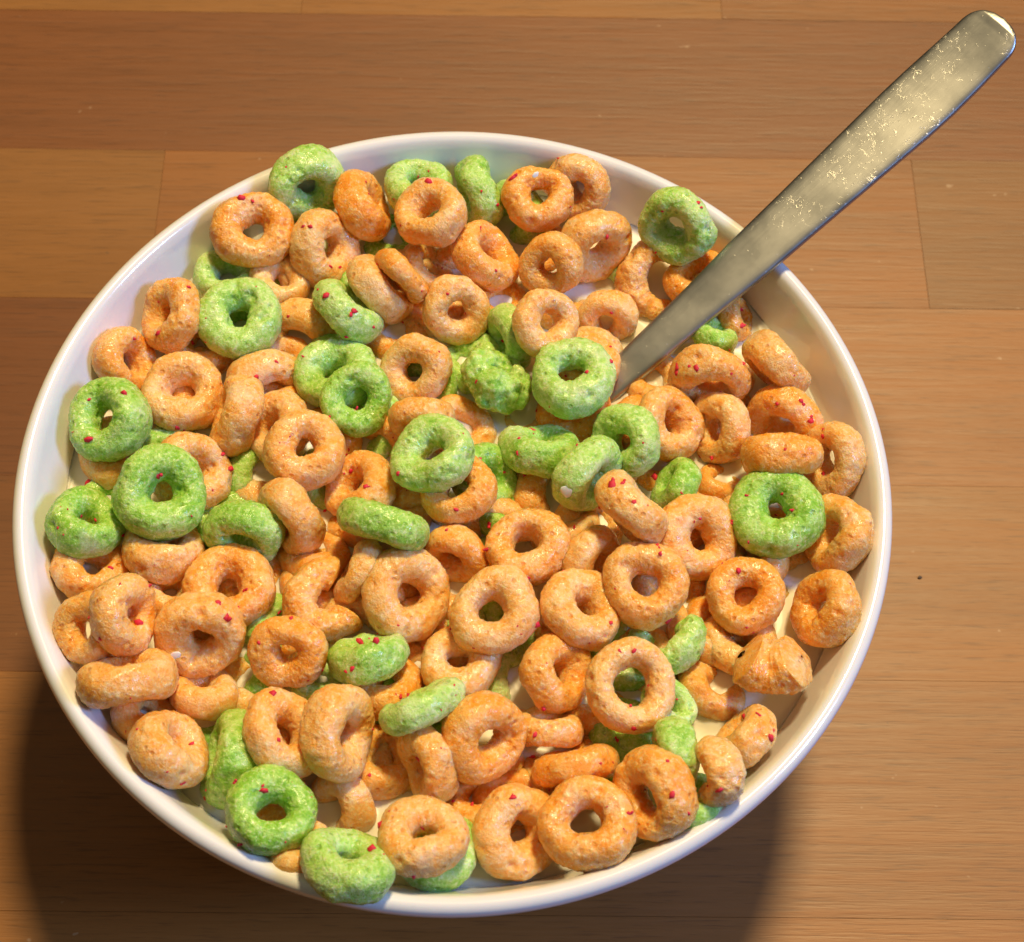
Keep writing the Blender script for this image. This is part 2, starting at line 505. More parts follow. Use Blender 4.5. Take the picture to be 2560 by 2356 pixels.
# colour, centre mm, axis, reference direction, radius mm, tube shares, arc, detail, label
RINGS = [
    ('o', (-41.87, 53.78, 65.66), (0.128, -0.262, 0.956), (0.989, 0.11, -0.102), 8.09, 0.372, 0.228, None, 1, 'orange cereal ring open to view below the green ring on the upper left rim'),
    ('g', (-43.19, 35.24, 63.08), (0.042, -0.093, 0.995), (0.994, 0.102, -0.032), 8.21, 0.372, 0.228, None, 1, 'bright green ring near the upper left wall with orange seen through its hole'),
    ('o', (-56.23, 35.31, 62.97), (-0.71, -0.203, 0.675), (0.697, -0.066, 0.714), 7.28, 0.372, 0.228, None, 1, 'orange ring standing on edge against the upper left bowl wall'),
    ('o', (-64.54, 26.61, 59.65), (0.828, -0.158, 0.539), (0.557, 0.344, -0.755), 6.95, 0.372, 0.228, None, 1, 'orange ring against the left wall just above the leftmost upright green ring'),
    ('g', (-65.2, 11.02, 64.34), (-0.285, -0.17, 0.943), (0.952, 0.064, 0.299), 8.13, 0.372, 0.228, None, 1, 'light green ring touching the left bowl wall, hole turned to upper left'),
    ('o', (-52.45, 19.31, 61.04), (0.012, -0.125, 0.992), (0.995, 0.102, 0.001), 7.92, 0.372, 0.228, None, 1, 'orange ring between the left wall green ring and the bright upper left green ring'),
    ('o', (-41.49, 14.16, 62.4), (-0.92, 0.039, 0.389), (0.363, 0.451, 0.815), 7.72, 0.372, 0.228, None, 1, 'smooth orange ring on edge left of the two stacked green rings'),
    ('o', (-37.65, 24.53, 57.19), (0.244, -0.963, 0.111), (0.966, 0.231, -0.12), 7.56, 0.372, 0.228, None, 0, 'orange arched ring just left of the two stacked green rings, dark hole below'),
    ('g', (-24.05, 24.97, 60.24), (-0.11, -0.023, 0.994), (0.991, 0.075, 0.111), 7.89, 0.372, 0.228, None, 1, 'lower green ring of the stacked pair left of centre'),
    ('g', (-19.16, 17.35, 63.65), (0.08, -0.311, 0.947), (0.996, 0.07, -0.061), 7.05, 0.372, 0.228, None, 1, 'upper green ring of the stacked pair left of centre, dark hole'),
    ('o', (-32.12, 38.18, 56.28), (-0.064, -0.998, -0.03), (0.994, -0.061, -0.091), 7.12, 0.372, 0.228, None, 0, 'orange ring half hidden right of the bright upper left green ring'),
    ('g', (-22.55, 37.33, 63.41), (0.624, 0.608, 0.491), (0.775, -0.402, -0.488), 7.37, 0.372, 0.228, None, 1, 'green ring on edge slanting down beside two orange bars, upper left'),
    ('o', (-16.28, 43.3, 62.63), (0.739, 0.421, 0.526), (0.669, -0.363, -0.649), 7.68, 0.372, 0.228, None, 1, 'fat orange ring on edge left of a thinner orange bar, upper middle'),
    ('o', (-11.87, 44.32, 66.2), (0.723, 0.577, 0.379), (0.688, -0.549, -0.475), 6.42, 0.372, 0.18, None, 1, 'slim orange bar shaped ring lying against the fat one, upper middle'),
    ('o', (-8.16, 50.78, 57.95), (0.66, 0.185, 0.728), (0.749, -0.087, -0.657), 6.61, 0.372, 0.228, None, 0, 'orange ring peeking out behind the slim bar, upper middle'),
    ('o', (-1.2, 39.13, 62.4), (0.338, -0.733, 0.59), (0.941, 0.275, -0.197), 6.94, 0.372, 0.228, None, 1, 'orange ring with small reddish hole, just above the half melted green lumps'),
    ('o', (-6.98, 57.2, 68.7), (-0.39, -0.036, 0.92), (0.919, 0.042, 0.391), 7.32, 0.372, 0.228, None, 1, 'orange ring with narrow slit hole in front of the flat green ring, top'),
    ('o', (3.83, 51.89, 62.4), (0.635, 0.211, 0.743), (0.771, -0.131, -0.623), 7.62, 0.372, 0.228, None, 1, 'orange ring with long groove below the two upright green rings, top middle'),
    ('o', (-20.82, 62.05, 63.68), (0.833, 0.261, 0.488), (0.546, -0.246, -0.801), 7.5, 0.372, 0.228, None, 1, 'fat orange ring on edge right of the green ring on the rim'),
    ('o', (-27.94, 52.33, 62.72), (0.721, -0.382, 0.578), (0.692, 0.433, -0.578), 7.93, 0.372, 0.228, None, 1, 'orange ring with red specks in its dark hole, right of the upper left open ring'),
    ('g', (-32.27, 65.18, 65.94), (0.468, -0.802, 0.371), (0.884, 0.411, -0.225), 7.93, 0.372, 0.228, None, 1, 'pale green ring leaning over the upper left rim of the bowl'),
    ('g', (-10.37, 67.62, 63.4), (0.009, 0.307, 0.952), (0.998, 0.058, -0.028), 7.19, 0.372, 0.228, None, 1, 'flat lying green ring with red specks at the top wall'),
    ('g', (2.09, 67.43, 62.42), (-0.945, -0.324, -0.042), (0.327, -0.934, -0.141), 7.29, 0.372, 0.228, None, 1, 'upright green ring on edge at the top wall, right of the flat one'),
    ('g', (9.92, 65.58, 57.47), (-0.82, -0.542, 0.186), (0.572, -0.761, 0.306), 7.77, 0.372, 0.228, None, 0, 'green ring tucked behind the topmost open orange ring'),
    ('o', (14.14, 64.15, 65.65), (0.124, -0.223, 0.967), (0.992, 0.05, -0.115), 6.96, 0.372, 0.228, None, 1, 'topmost open orange ring with round hole near the upper right wall'),
    ('o', (22.19, 68.57, 63.75), (-0.42, -0.82, 0.389), (0.907, -0.359, 0.22), 6.79, 0.372, 0.228, None, 1, 'orange ring behind the topmost open orange ring at the wall'),
    ('o', (25.69, 54.96, 63.15), (0.458, -0.838, 0.296), (0.888, 0.45, -0.1), 7.71, 0.372, 0.228, None, 1, 'orange ring half sunk in milk with slanted hole, upper right'),
    ('o', (17.0, 49.12, 63.91), (-0.356, -0.72, 0.596), (0.934, -0.251, 0.254), 6.62, 0.372, 0.228, None, 1, 'orange ring with shallow dark hole below the topmost open orange ring'),
    ('o', (38.96, 50.27, 58.08), (0.266, -0.535, 0.802), (0.964, 0.173, -0.204), 8.65, 0.285, 0.2, (66.0, 300.0), 1, 'broken orange C shaped piece left of the spoon handle'),
    ('o', (46.49, 48.94, 60.72), (-0.1, 0.014, 0.995), (0.994, -0.032, 0.1), 6.95, 0.372, 0.228, None, 0, 'orange ring mostly covered by the upper edge of the spoon handle'),
    ('g', (41.37, 56.06, 69.0), (-0.455, -0.796, 0.4), (0.888, -0.373, 0.268), 7.77, 0.372, 0.228, None, 1, 'green ring with plugged hole leaning on the upper right wall by the spoon'),
    ('g', (30.42, 50.79, 54.0), (-0.746, -0.572, 0.341), (0.664, -0.602, 0.443), 5.66, 0.372, 0.228, None, 0, 'small green bit in the milk left of the broken orange C piece'),
    ('o', (16.15, 33.58, 67.08), (0.378, -0.364, 0.851), (0.926, 0.175, -0.336), 6.73, 0.372, 0.228, None, 1, "open orange ring directly above the green ring by the spoon's lower end"),
    ('o', (28.23, 40.41, 58.32), (-0.112, -0.868, 0.483), (0.992, -0.073, 0.098), 6.24, 0.372, 0.228, None, 0, 'orange ring with milk filled hole left of the spoon handle'),
    ('g', (9.57, 34.32, 60.26), (-0.91, -0.398, 0.117), (0.414, -0.857, 0.306), 6.7, 0.372, 0.228, None, 0, "green ring on edge hidden behind the orange ring above the spoon's green ring"),
    ('g', (21.18, 21.94, 66.84), (-0.043, -0.02, 0.999), (0.999, 0.009, 0.043), 8.06, 0.372, 0.228, None, 1, "large green ring touching the spoon's lower end, two red specks in hole"),
    ('o', (23.88, 28.46, 61.7), (0.038, -0.035, 0.999), (0.999, 0.008, -0.038), 6.55, 0.372, 0.228, None, 0, 'orange ring seen through the hole of the large green ring by the spoon'),
    ('o', (22.05, 19.38, 58.06), (-0.131, -0.008, 0.991), (0.991, 0.008, 0.131), 7.29, 0.372, 0.228, None, 0, "orange ring under the large green ring at the spoon's lower end"),
    ('o', (13.15, 19.42, 54.06), (-0.024, 0.092, 0.995), (1.0, 0.022, 0.022), 6.59, 0.372, 0.228, None, 0, 'shaded orange ring under milk edge below the half melted green lumps'),
    ('g', (1.41, 30.48, 55.64), (-0.248, 0.205, 0.947), (0.968, 0.092, 0.233), 6.67, 0.43, 0.27, None, 0, 'left half melted green lump in the milk at the centre'),
    ('g', (7.06, 24.02, 61.7), (0.394, 0.325, 0.86), (0.919, -0.112, -0.379), 6.58, 0.43, 0.27, None, 1, 'right half melted green lump in the milk at the centre'),
    ('o', (-8.77, 25.94, 60.7), (-0.281, -0.555, 0.782), (0.959, -0.14, 0.245), 7.08, 0.372, 0.228, None, 1, 'orange ring with open hole right of the stacked green pair'),
    ('o', (-6.6, 12.78, 64.49), (0.052, -0.999, 0.005), (0.998, 0.052, -0.03), 6.17, 0.372, 0.228, None, 1, 'orange ring on edge below the ring right of the stacked green pair'),
    ('g', (-3.93, 3.01, 69.0), (-0.41, 0.034, 0.912), (0.911, 0.069, 0.407), 8.01, 0.372, 0.228, None, 1, 'shiny dark green ring tilted over an orange ring at the centre'),
    ('o', (0.31, 15.38, 56.81), (0.263, -0.037, 0.964), (0.964, 0.052, -0.261), 6.82, 0.372, 0.228, None, 0, 'orange ring hidden behind the shiny dark green ring at the centre'),
    ('o', (0.75, -1.92, 65.67), (-0.129, -0.071, 0.989), (0.991, 0.031, 0.131), 7.01, 0.372, 0.228, None, 1, 'orange ring below the shiny dark green ring with milk in its hole'),
    ('g', (5.7, 3.12, 60.68), (0.608, -0.143, 0.781), (0.793, 0.15, -0.59), 6.71, 0.372, 0.228, None, 0, 'green ring behind the orange ring with milk in its hole'),
    ('g', (9.11, -3.14, 57.58), (-0.02, 0.397, 0.918), (1.0, 0.029, 0.01), 5.59, 0.372, 0.228, None, 0, 'small green ring sunk beside the orange ring at the exact middle'),
    ('o', (-27.94, 5.63, 65.3), (0.256, -0.205, 0.945), (0.965, 0.115, -0.237), 7.57, 0.372, 0.228, None, 1, 'orange ring with triangular hole below the stacked green pair'),
    ('o', (-34.23, 12.26, 60.99), (-0.503, -0.235, 0.832), (0.862, -0.063, 0.504), 6.98, 0.372, 0.228, None, 1, 'orange ring behind the one with the triangular hole, left of centre'),
    ('o', (-17.71, 0.54, 60.4), (-0.56, -0.051, 0.827), (0.826, 0.044, 0.562), 7.13, 0.372, 0.228, None, 1, 'orange ring with red specks in its hole above the long green bar'),
    ('o', (-29.55, -7.27, 63.23), (-0.705, -0.696, 0.137), (0.703, -0.711, 0.014), 7.58, 0.372, 0.228, None, 1, 'fat orange ring on edge left of the long green bar'),
    ('g', (-37.66, -10.79, 62.74), (-0.153, -0.955, 0.255), (0.984, -0.172, -0.053), 7.26, 0.372, 0.228, None, 1, 'green ring with hole turned down, between big green ring and fat orange ring'),
    ('g', (-52.71, -5.57, 67.48), (0.183, -0.251, 0.95), (0.981, 0.115, -0.159), 8.67, 0.372, 0.228, None, 1, 'biggest green ring on the left, round hole facing the camera'),
    ('o', (-48.98, 2.01, 61.65), (0.577, -0.369, 0.729), (0.816, 0.293, -0.498), 7.72, 0.372, 0.228, None, 1, 'orange ring mostly behind the biggest green ring on the left'),
    ('g', (-66.46, -10.27, 63.68), (0.321, 0.383, 0.866), (0.928, 0.057, -0.369), 7.18, 0.372, 0.228, None, 1, 'dark green ring with red specks lying flat at the left wall'),
    ('o', (-64.52, 8.05, 57.38), (0.174, 0.038, 0.984), (0.975, 0.131, -0.178), 7.38, 0.372, 0.228, None, 0, 'orange ring under the two green rings at the left wall'),
    ('g', (-64.9, -2.51, 56.71), (0.12, 0.401, 0.908), (0.975, 0.127, -0.185), 5.6, 0.372, 0.228, None, 0, 'green ring strip behind the flat green ring at the left wall'),
    ('o', (-65.48, -17.24, 59.68), (0.479, 0.266, 0.837), (0.862, 0.036, -0.505), 7.07, 0.372, 0.228, None, 1, 'orange ring under the flat dark green ring at the left wall'),
    ('o', (-52.35, -13.27, 60.36), (0.082, 0.514, 0.854), (0.981, 0.109, -0.16), 7.72, 0.372, 0.228, None, 1, 'orange ring lying flat just under the biggest green ring'),
    ('o', (-39.68, -21.14, 61.38), (0.077, 0.102, 0.992), (0.992, 0.095, -0.087), 8.19, 0.372, 0.228, None, 1, 'orange ring below the green ring with downturned hole, left side'),
    ('o', (-55.89, -30.25, 68.61), (0.852, -0.057, 0.52), (0.519, 0.223, -0.825), 7.11, 0.372, 0.228, None, 1, 'rough orange ring tilted right above the bar at the lower left wall'),
    ('o', (-43.19, -31.33, 63.76), (0.024, -0.804, 0.594), (0.998, -0.018, -0.064), 8.15, 0.372, 0.228, None, 1, 'big orange ring with hole at its lower edge, large red speck on top'),
    ('o', (-62.54, -31.6, 65.6), (-0.45, -0.361, 0.817), (0.892, -0.151, 0.425), 6.64, 0.372, 0.228, None, 1, 'orange ring squeezed between the wall and the rough tilted ring, left'),
    ('o', (-54.53, -41.06, 66.07), (-0.176, 0.857, 0.483), (0.962, 0.255, -0.101), 8.25, 0.372, 0.228, None, 1, 'pitted orange bar shaped ring lying level at the lower left wall'),
    ('o', (-42.43, -40.4, 58.66), (0.052, 0.662, 0.748), (0.986, 0.087, -0.145), 6.26, 0.372, 0.228, None, 0, 'orange ring low behind the pitted bar at the lower left'),
    ('o', (-46.52, -52.83, 64.45), (0.681, 0.496, 0.538), (0.713, -0.284, -0.641), 7.39, 0.39, 0.265, None, 1, 'plump pitted orange ring at the lower left wall below the bar'),
    ('g', (-35.81, -52.35, 59.87), (-0.907, 0.005, 0.421), (0.408, 0.261, 0.875), 8.6, 0.372, 0.228, None, 1, 'tall green ring on edge beside the plump pitted orange ring, lower left'),
    ('g', (-34.0, -36.07, 55.96), (-0.745, 0.033, 0.666), (0.66, 0.181, 0.729), 5.88, 0.372, 0.228, None, 0, 'shaded green ring deep between orange rings, lower left'),
    ('o', (-27.63, -34.19, 64.41), (-0.039, -0.749, 0.661), (0.999, -0.047, 0.005), 6.88, 0.372, 0.228, None, 1, 'orange ring with dark red hole left of the wide green ring'),
    ('o', (-22.32, -22.97, 61.14), (0.373, -0.131, 0.918), (0.926, 0.111, -0.361), 7.7, 0.372, 0.228, (65.0, 335.0), 1, 'broken orange C shaped ring left of the large open orange ring'),
    ('o', (-16.43, -17.68, 62.4), (-0.87, 0.37, 0.328), (0.486, 0.758, 0.435), 6.19, 0.372, 0.18, None, 1, 'short orange tube standing below the long green bar'),
    ('g', (-11.92, -10.16, 66.82), (0.282, 0.854, 0.438), (0.957, -0.216, -0.194), 8.7, 0.372, 0.18, None, 1, 'long light green bar shaped ring across the centre'),
    ('o', (-25.13, -12.34, 56.37), (-0.103, 0.477, 0.873), (0.989, 0.143, 0.039), 7.0, 0.372, 0.228, None, 0, 'orange ring curled under the fat ring and long green bar'),
    ('o', (-7.55, -22.03, 62.74), (0.458, -0.207, 0.865), (0.888, 0.149, -0.434), 8.36, 0.372, 0.228, None, 1, 'large smooth orange ring under the right end of the long green bar'),
    ('o', (0.75, -12.56, 60.36), (-0.332, -0.882, 0.334), (0.943, -0.31, 0.118), 6.2, 0.372, 0.228, None, 1, 'orange ring behind the large smooth ring, right of the long green bar'),
    ('o', (7.94, -26.19, 65.96), (-0.001, -0.096, 0.995), (1.0, 0.031, 0.004), 7.98, 0.372, 0.228, None, 1, 'large orange ring dead centre below, hole with green behind'),
    ('o', (13.58, -12.07, 63.42), (-0.067, 0.073, 0.995), (0.998, 0.026, 0.065), 7.6, 0.372, 0.228, None, 1, 'neat orange ring with wide pale hole just below the middle'),
    ('o', (15.57, 2.44, 54.48), (0.915, 0.007, 0.404), (0.403, 0.035, -0.914), 6.74, 0.372, 0.228, None, 0, 'orange ring standing on edge above the neat ring at the middle'),
    ('g', (15.69, 8.48, 62.06), (0.05, 0.683, 0.728), (0.999, -0.038, -0.032), 7.63, 0.372, 0.228, None, 1, 'green ring lying flat with red speck on top, right of centre'),
    ('g', (24.11, 2.12, 65.17), (0.759, -0.64, 0.12), (0.649, 0.758, -0.062), 7.65, 0.372, 0.228, None, 1, 'green ring with milk drops between two other green rings, right of centre'),
    ('g', (31.56, 10.41, 63.27), (-0.701, -0.46, 0.545), (0.712, -0.409, 0.571), 7.1, 0.372, 0.228, None, 1, "upright green ring with narrow hole below the spoon's lower end"),
    ('o', (39.66, 15.11, 62.15), (0.555, -0.179, 0.813), (0.832, 0.123, -0.541), 7.1, 0.372, 0.228, None, 1, "left orange ring of the pair right of the spoon's lower end"),
    ('o', (49.54, 15.47, 60.43), (-0.722, -0.406, 0.56), (0.69, -0.378, 0.617), 6.75, 0.372, 0.228, None, 1, "right orange ring of the pair right of the spoon's lower end"),
    ('o', (47.93, 24.67, 63.42), (-0.11, -0.992, 0.058), (0.988, -0.102, 0.114), 7.82, 0.372, 0.228, None, 1, 'orange arched ring under the spoon handle on the right'),
    ('o', (60.61, 27.86, 63.76), (-0.729, -0.615, -0.301), (0.668, -0.735, -0.117), 7.19, 0.372, 0.228, None, 1, 'orange bar shaped ring slanting against the right wall'),
    ('o', (38.04, 27.27, 56.27), (-0.08, 0.158, 0.984), (0.996, -0.015, 0.084), 6.63, 0.372, 0.228, None, 0, "orange ring behind the spoon's lower end"),
    ('g', (49.15, 36.56, 60.26), (0.385, 0.433, 0.815), (0.919, -0.261, -0.296), 5.0, 0.372, 0.228, None, 1, 'green ring in the shade under the spoon handle'),
    ('o', (53.79, 42.17, 57.75), (0.853, 0.088, 0.515), (0.517, -0.282, -0.808), 5.15, 0.372, 0.228, None, 1, 'pale orange ring at the wall under the spoon handle, red specks'),
    ('o', (62.1, 17.79, 59.42), (-0.49, -0.832, 0.26), (0.864, -0.423, 0.275), 7.63, 0.372, 0.228, None, 1, 'wet orange ring at the right wall with several red specks'),
    ('o', (60.36, 7.12, 65.8), (-0.04, 0.842, 0.538), (0.988, -0.046, 0.146), 7.47, 0.372, 0.228, None, 1, 'smooth tan bar shaped ring resting on the porous green ring, right'),
    ('o', (70.28, 8.06, 62.66), (-0.817, -0.347, 0.461), (0.575, -0.428, 0.697), 7.17, 0.372, 0.228, None, 1, 'orange ring at the right wall beside the smooth tan bar'),
    ('g', (58.89, -4.5, 64.77), (-0.181, -0.081, 0.98), (0.983, -0.043, 0.178), 8.75, 0.372, 0.228, None, 1, 'porous green ring on the right with dark red hole'),
    ('o', (70.17, -7.92, 63.75), (-0.823, -0.216, 0.526), (0.568, -0.289, 0.771), 7.27, 0.372, 0.228, None, 1, 'rough orange ring between the porous green ring and the right wall'),
    ('o', (67.04, -22.69, 63.96), (-0.847, -0.043, 0.529), (0.531, -0.112, 0.84), 7.11, 0.372, 0.228, None, 1, 'orange ring at the right wall with one red speck near its top'),
    ('o', (62.62, -12.82, 54.0), (0.323, -0.222, 0.92), (0.946, 0.075, -0.314), 7.04, 0.372, 0.228, None, 0, 'orange ring mostly sunk in milk left of the right wall rings'),
    ('o', (52.85, -20.51, 63.08), (-0.164, -0.071, 0.984), (0.986, -0.029, 0.162), 7.05, 0.372, 0.228, None, 1, 'round orange ring below the porous green ring, deep hole'),
    ('o', (44.38, -9.04, 62.46), (0.249, -0.297, 0.922), (0.968, 0.091, -0.232), 8.09, 0.372, 0.228, None, 1, 'orange ring with dark green in its hole left of the porous green ring'),
    ('o', (32.45, -6.87, 69.0), (-0.686, -0.643, -0.341), (0.724, -0.648, -0.234), 7.61, 0.372, 0.228, None, 1, 'tapered orange bar shaped ring slanting right of centre'),
    ('o', (34.7, -20.23, 66.34), (0.007, -0.179, 0.984), (1.0, 0.011, -0.005), 7.8, 0.372, 0.228, None, 1, 'orange ring showing a small green spot through its hole, right of centre'),
    ('o', (25.53, -13.14, 60.76), (0.694, -0.61, 0.383), (0.718, 0.624, -0.307), 6.62, 0.372, 0.228, None, 1, 'orange ring on edge between the neat ring and the green spotted hole ring'),
    ('o', (23.49, -24.52, 64.19), (0.359, 0.251, 0.899), (0.933, -0.1, -0.344), 7.8, 0.372, 0.228, None, 1, 'orange ring with slanted slit hole right of the large centre ring'),
    ('g', (41.18, 3.01, 59.97), (-0.834, 0.218, 0.507), (0.55, 0.25, 0.797), 5.6, 0.372, 0.228, None, 0, 'small green ring on edge in milk below the upright green ring'),
    ('o', (49.89, 5.23, 56.28), (0.349, 0.421, 0.837), (0.934, -0.233, -0.272), 5.1, 0.372, 0.228, None, 0, 'small orange lump in milk left of the porous green ring'),
    ('g', (38.78, -28.77, 60.7), (-0.405, 0.221, 0.887), (0.914, 0.068, 0.4), 6.93, 0.372, 0.228, (150.0, 400.0), 1, 'broken green C ring behind the wide holed orange ring, lower right'),
    ('o', (32.07, -39.5, 66.15), (0.196, -0.199, 0.96), (0.981, 0.058, -0.188), 7.99, 0.285, 0.2, None, 1, 'orange ring with the widest hole, red specks round it, lower right'),
    ('o', (19.26, -35.92, 62.4), (0.637, -0.024, 0.771), (0.771, 0.045, -0.636), 7.18, 0.372, 0.228, None, 1, 'orange ring turned right beside the widest holed ring'),
    ('o', (2.36, -34.07, 61.48), (0.008, 0.141, 0.99), (0.999, 0.037, -0.013), 7.29, 0.372, 0.228, None, 1, 'orange ring half under the large centre ring, dark hole'),
    ('g', (-13.51, -34.73, 64.1), (-0.26, 0.764, 0.591), (0.962, 0.257, 0.091), 7.05, 0.372, 0.228, None, 1, 'wide green ring with red patch below the large smooth orange ring'),
    ('o', (-10.54, -38.38, 58.97), (-0.112, 0.467, 0.877), (0.991, 0.115, 0.066), 6.87, 0.372, 0.228, None, 1, 'orange ring under the wide green ring with red patch'),
    ('g', (-3.88, -45.08, 67.11), (-0.448, 0.824, 0.347), (0.893, 0.433, 0.124), 8.04, 0.372, 0.18, None, 1, 'slim green bar shaped ring tilted up to the right, lower middle'),
    ('o', (7.23, -49.16, 64.88), (0.496, -0.479, 0.725), (0.868, 0.298, -0.397), 7.77, 0.372, 0.228, None, 1, 'smooth orange ring with slanted pale hole right of the slim green bar'),
    ('o', (-2.26, -53.42, 64.02), (-0.851, -0.505, 0.14), (0.524, -0.83, 0.192), 6.92, 0.372, 0.228, None, 1, 'orange ring on edge hanging under the slim green bar'),
    ('o', (-17.71, -49.67, 66.31), (0.86, -0.147, 0.489), (0.51, 0.303, -0.805), 8.2, 0.372, 0.228, None, 1, 'big smooth orange ring turned right left of the slim green bar'),
    ('o', (-26.82, -49.82, 65.95), (0.525, 0.107, 0.844), (0.848, 0.024, -0.53), 7.67, 0.372, 0.228, None, 1, 'pale orange ring left of the big smooth one, lower left'),
    ('o', (-10.53, -51.39, 57.26), (0.041, 0.231, 0.972), (0.997, 0.05, -0.054), 6.94, 0.372, 0.228, None, 0, 'shaded orange ring between the big smooth one and the edge-on one'),
    ('o', (-16.99, -58.87, 56.54), (-0.644, -0.599, 0.477), (0.765, -0.526, 0.373), 6.6, 0.372, 0.228, None, 0, 'shaded orange ring right of the lower left open green ring'),
    ('g', (-27.53, -64.02, 67.57), (0.171, 0.088, 0.981), (0.982, 0.06, -0.177), 7.39, 0.372, 0.228, None, 1, 'open green ring with dark hole at the lower left'),
    ('g', (-14.28, -72.72, 69.0), (0.238, 0.647, 0.725), (0.967, -0.092, -0.236), 7.78, 0.372, 0.228, None, 1, 'green ring lying flat at the bottom wall of the bowl'),
    ('o', (-2.37, -67.69, 68.02), (0.013, 0.433, 0.901), (0.999, 0.04, -0.033), 7.34, 0.372, 0.228, None, 1, 'orange ring with tiny hole over a green ring at the bottom'),
    ('g', (-0.29, -67.87, 61.64), (0.281, 0.218, 0.934), (0.959, -0.021, -0.284), 7.51, 0.372, 0.228, None, 1, 'green ring under the orange one at the bottom wall'),
    ('o', (13.33, -64.2, 61.04), (0.445, -0.242, 0.862), (0.895, 0.152, -0.42), 7.81, 0.372, 0.228, None, 1, 'orange ring behind the bottom open orange ring'),
    ('o', (24.66, -63.65, 65.83), (-0.098, -0.038, 0.994), (0.995, 0.013, 0.099), 8.2, 0.372, 0.228, None, 1, 'largest orange ring at the bottom, green seen through its hole'),
    ('o', (35.68, -58.96, 67.26), (-0.715, -0.339, 0.611), (0.698, -0.294, 0.653), 7.89, 0.372, 0.228, None, 1, 'rough orange ring right of the largest bottom one, hole turned left'),
    ('o', (22.9, -52.33, 61.21), (-0.204, 0.912, 0.355), (0.978, 0.176, 0.111), 7.37, 0.372, 0.18, None, 1, 'orange tube lying level above the largest bottom ring'),
    ('o', (18.24, -45.74, 59.92), (-0.033, 0.885, 0.465), (0.999, 0.02, 0.033), 5.98, 0.372, 0.228, None, 1, 'short orange bar above the level tube, lower middle'),
    ('g', (39.75, -51.55, 66.53), (-0.953, -0.304, 0.018), (0.29, -0.887, 0.359), 6.25, 0.372, 0.228, None, 1, 'green ring standing like a barrel at the lower right'),
    ('g', (39.16, -40.58, 60.1), (0.475, 0.029, 0.88), (0.88, -0.025, -0.474), 5.25, 0.372, 0.228, None, 1, 'green ring peeking out right under the widest holed orange ring'),
    ('g', (31.69, -45.18, 56.45), (0.178, 0.119, 0.977), (0.984, -0.025, -0.176), 6.67, 0.372, 0.228, None, 0, 'shaded green ring deep below the widest holed orange ring'),
    ('o', (45.65, -55.35, 69.0), (-0.901, -0.294, 0.321), (0.43, -0.497, 0.754), 5.93, 0.39, 0.265, (-110.0, 110.0), 1, 'short broken orange lump at the lower right wall'),
    ('o', (52.25, -46.4, 61.72), (-0.785, 0.502, 0.363), (0.61, 0.521, 0.597), 6.63, 0.372, 0.228, None, 1, 'orange bar shaped ring with red specks on the lower right wall'),
    ('o', (56.13, -29.64, 69.0), (-0.179, -0.748, 0.64), (0.98, -0.076, 0.186), 11.45, 0.4, 0.27, (222.0, 318.0), 1, 'chunky broken orange block fused to the ring at the right wall'),
    ('o', (52.3, -27.69, 58.22), (-0.015, 0.256, 0.967), (0.998, -0.05, 0.028), 6.81, 0.372, 0.228, None, 1, 'orange ring whose lower side joins the chunky orange block'),
    ('o', (47.33, -35.72, 55.86), (0.5, 0.338, 0.797), (0.864, -0.261, -0.431), 6.78, 0.372, 0.228, None, 0, 'orange piece soaking in milk left of the chunky block'),
    ('o', (6.71, -57.92, 56.96), (-0.007, 0.301, 0.954), (0.999, 0.032, -0.003), 6.53, 0.372, 0.228, None, 0, 'shaded orange ring low behind the bottom rings'),
    ('g', (10.55, -34.51, 54.63), (0.766, -0.213, 0.607), (0.643, 0.297, -0.706), 6.46, 0.372, 0.228, None, 0, 'dark green ring deep between orange rings, lower middle'),
    ('g', (0.02, -43.41, 57.38), (0.33, 0.273, 0.904), (0.943, -0.051, -0.329), 6.15, 0.372, 0.228, None, 0, 'dark green ring deep behind the slim green bar'),
    ('g', (-22.8, -36.86, 56.96), (0.172, 0.323, 0.931), (0.981, 0.03, -0.192), 5.33, 0.372, 0.228, None, 0, 'dark green bit deep below the orange ring with dark red hole'),
    ('o', (-13.64, 36.9, 55.35), (0.145, 0.133, 0.98), (0.987, 0.047, -0.152), 7.13, 0.372, 0.228, None, 0, 'shaded orange ring deep above the ring right of the stacked green pair'),
    ('o', (6.31, 44.64, 55.72), (0.314, 0.053, 0.948), (0.949, 0.015, -0.315), 6.99, 0.372, 0.228, None, 0, 'orange ring in shade right of the small reddish holed ring'),
    ('o', (-36.49, 45.73, 60.33), (0.082, 0.108, 0.991), (0.991, 0.099, -0.093), 6.13, 0.372, 0.228, None, 0, 'orange ring between the upper left open ring and the bright green ring'),
    ('g', (-34.59, 52.88, 54.92), (0.397, 0.059, 0.916), (0.913, 0.08, -0.401), 7.29, 0.372, 0.228, None, 0, 'dark green ring in shade below the upper left open orange ring'),
    ('g', (-47.03, 47.51, 58.57), (0.103, 0.108, 0.989), (0.987, 0.115, -0.116), 6.97, 0.372, 0.228, None, 0, 'green ring behind the upper left open orange ring by the wall'),
    ('g', (-14.92, 59.19, 55.65), (0.034, 0.082, 0.996), (0.997, 0.065, -0.04), 6.72, 0.372, 0.228, None, 0, 'dark green ring deep under the fat upper orange ring'),
    ('o', (-50.74, 32.31, 56.7), (0.125, 0.061, 0.99), (0.984, 0.117, -0.131), 7.14, 0.372, 0.228, None, 0, 'orange ring below the bright upper left green ring'),
    ('g', (-39.18, 4.87, 54.48), (0.869, -0.208, 0.449), (0.494, 0.419, -0.762), 6.64, 0.372, 0.228, (30.0, 330.0), 0, 'broken yellow green ring deep left of centre'),
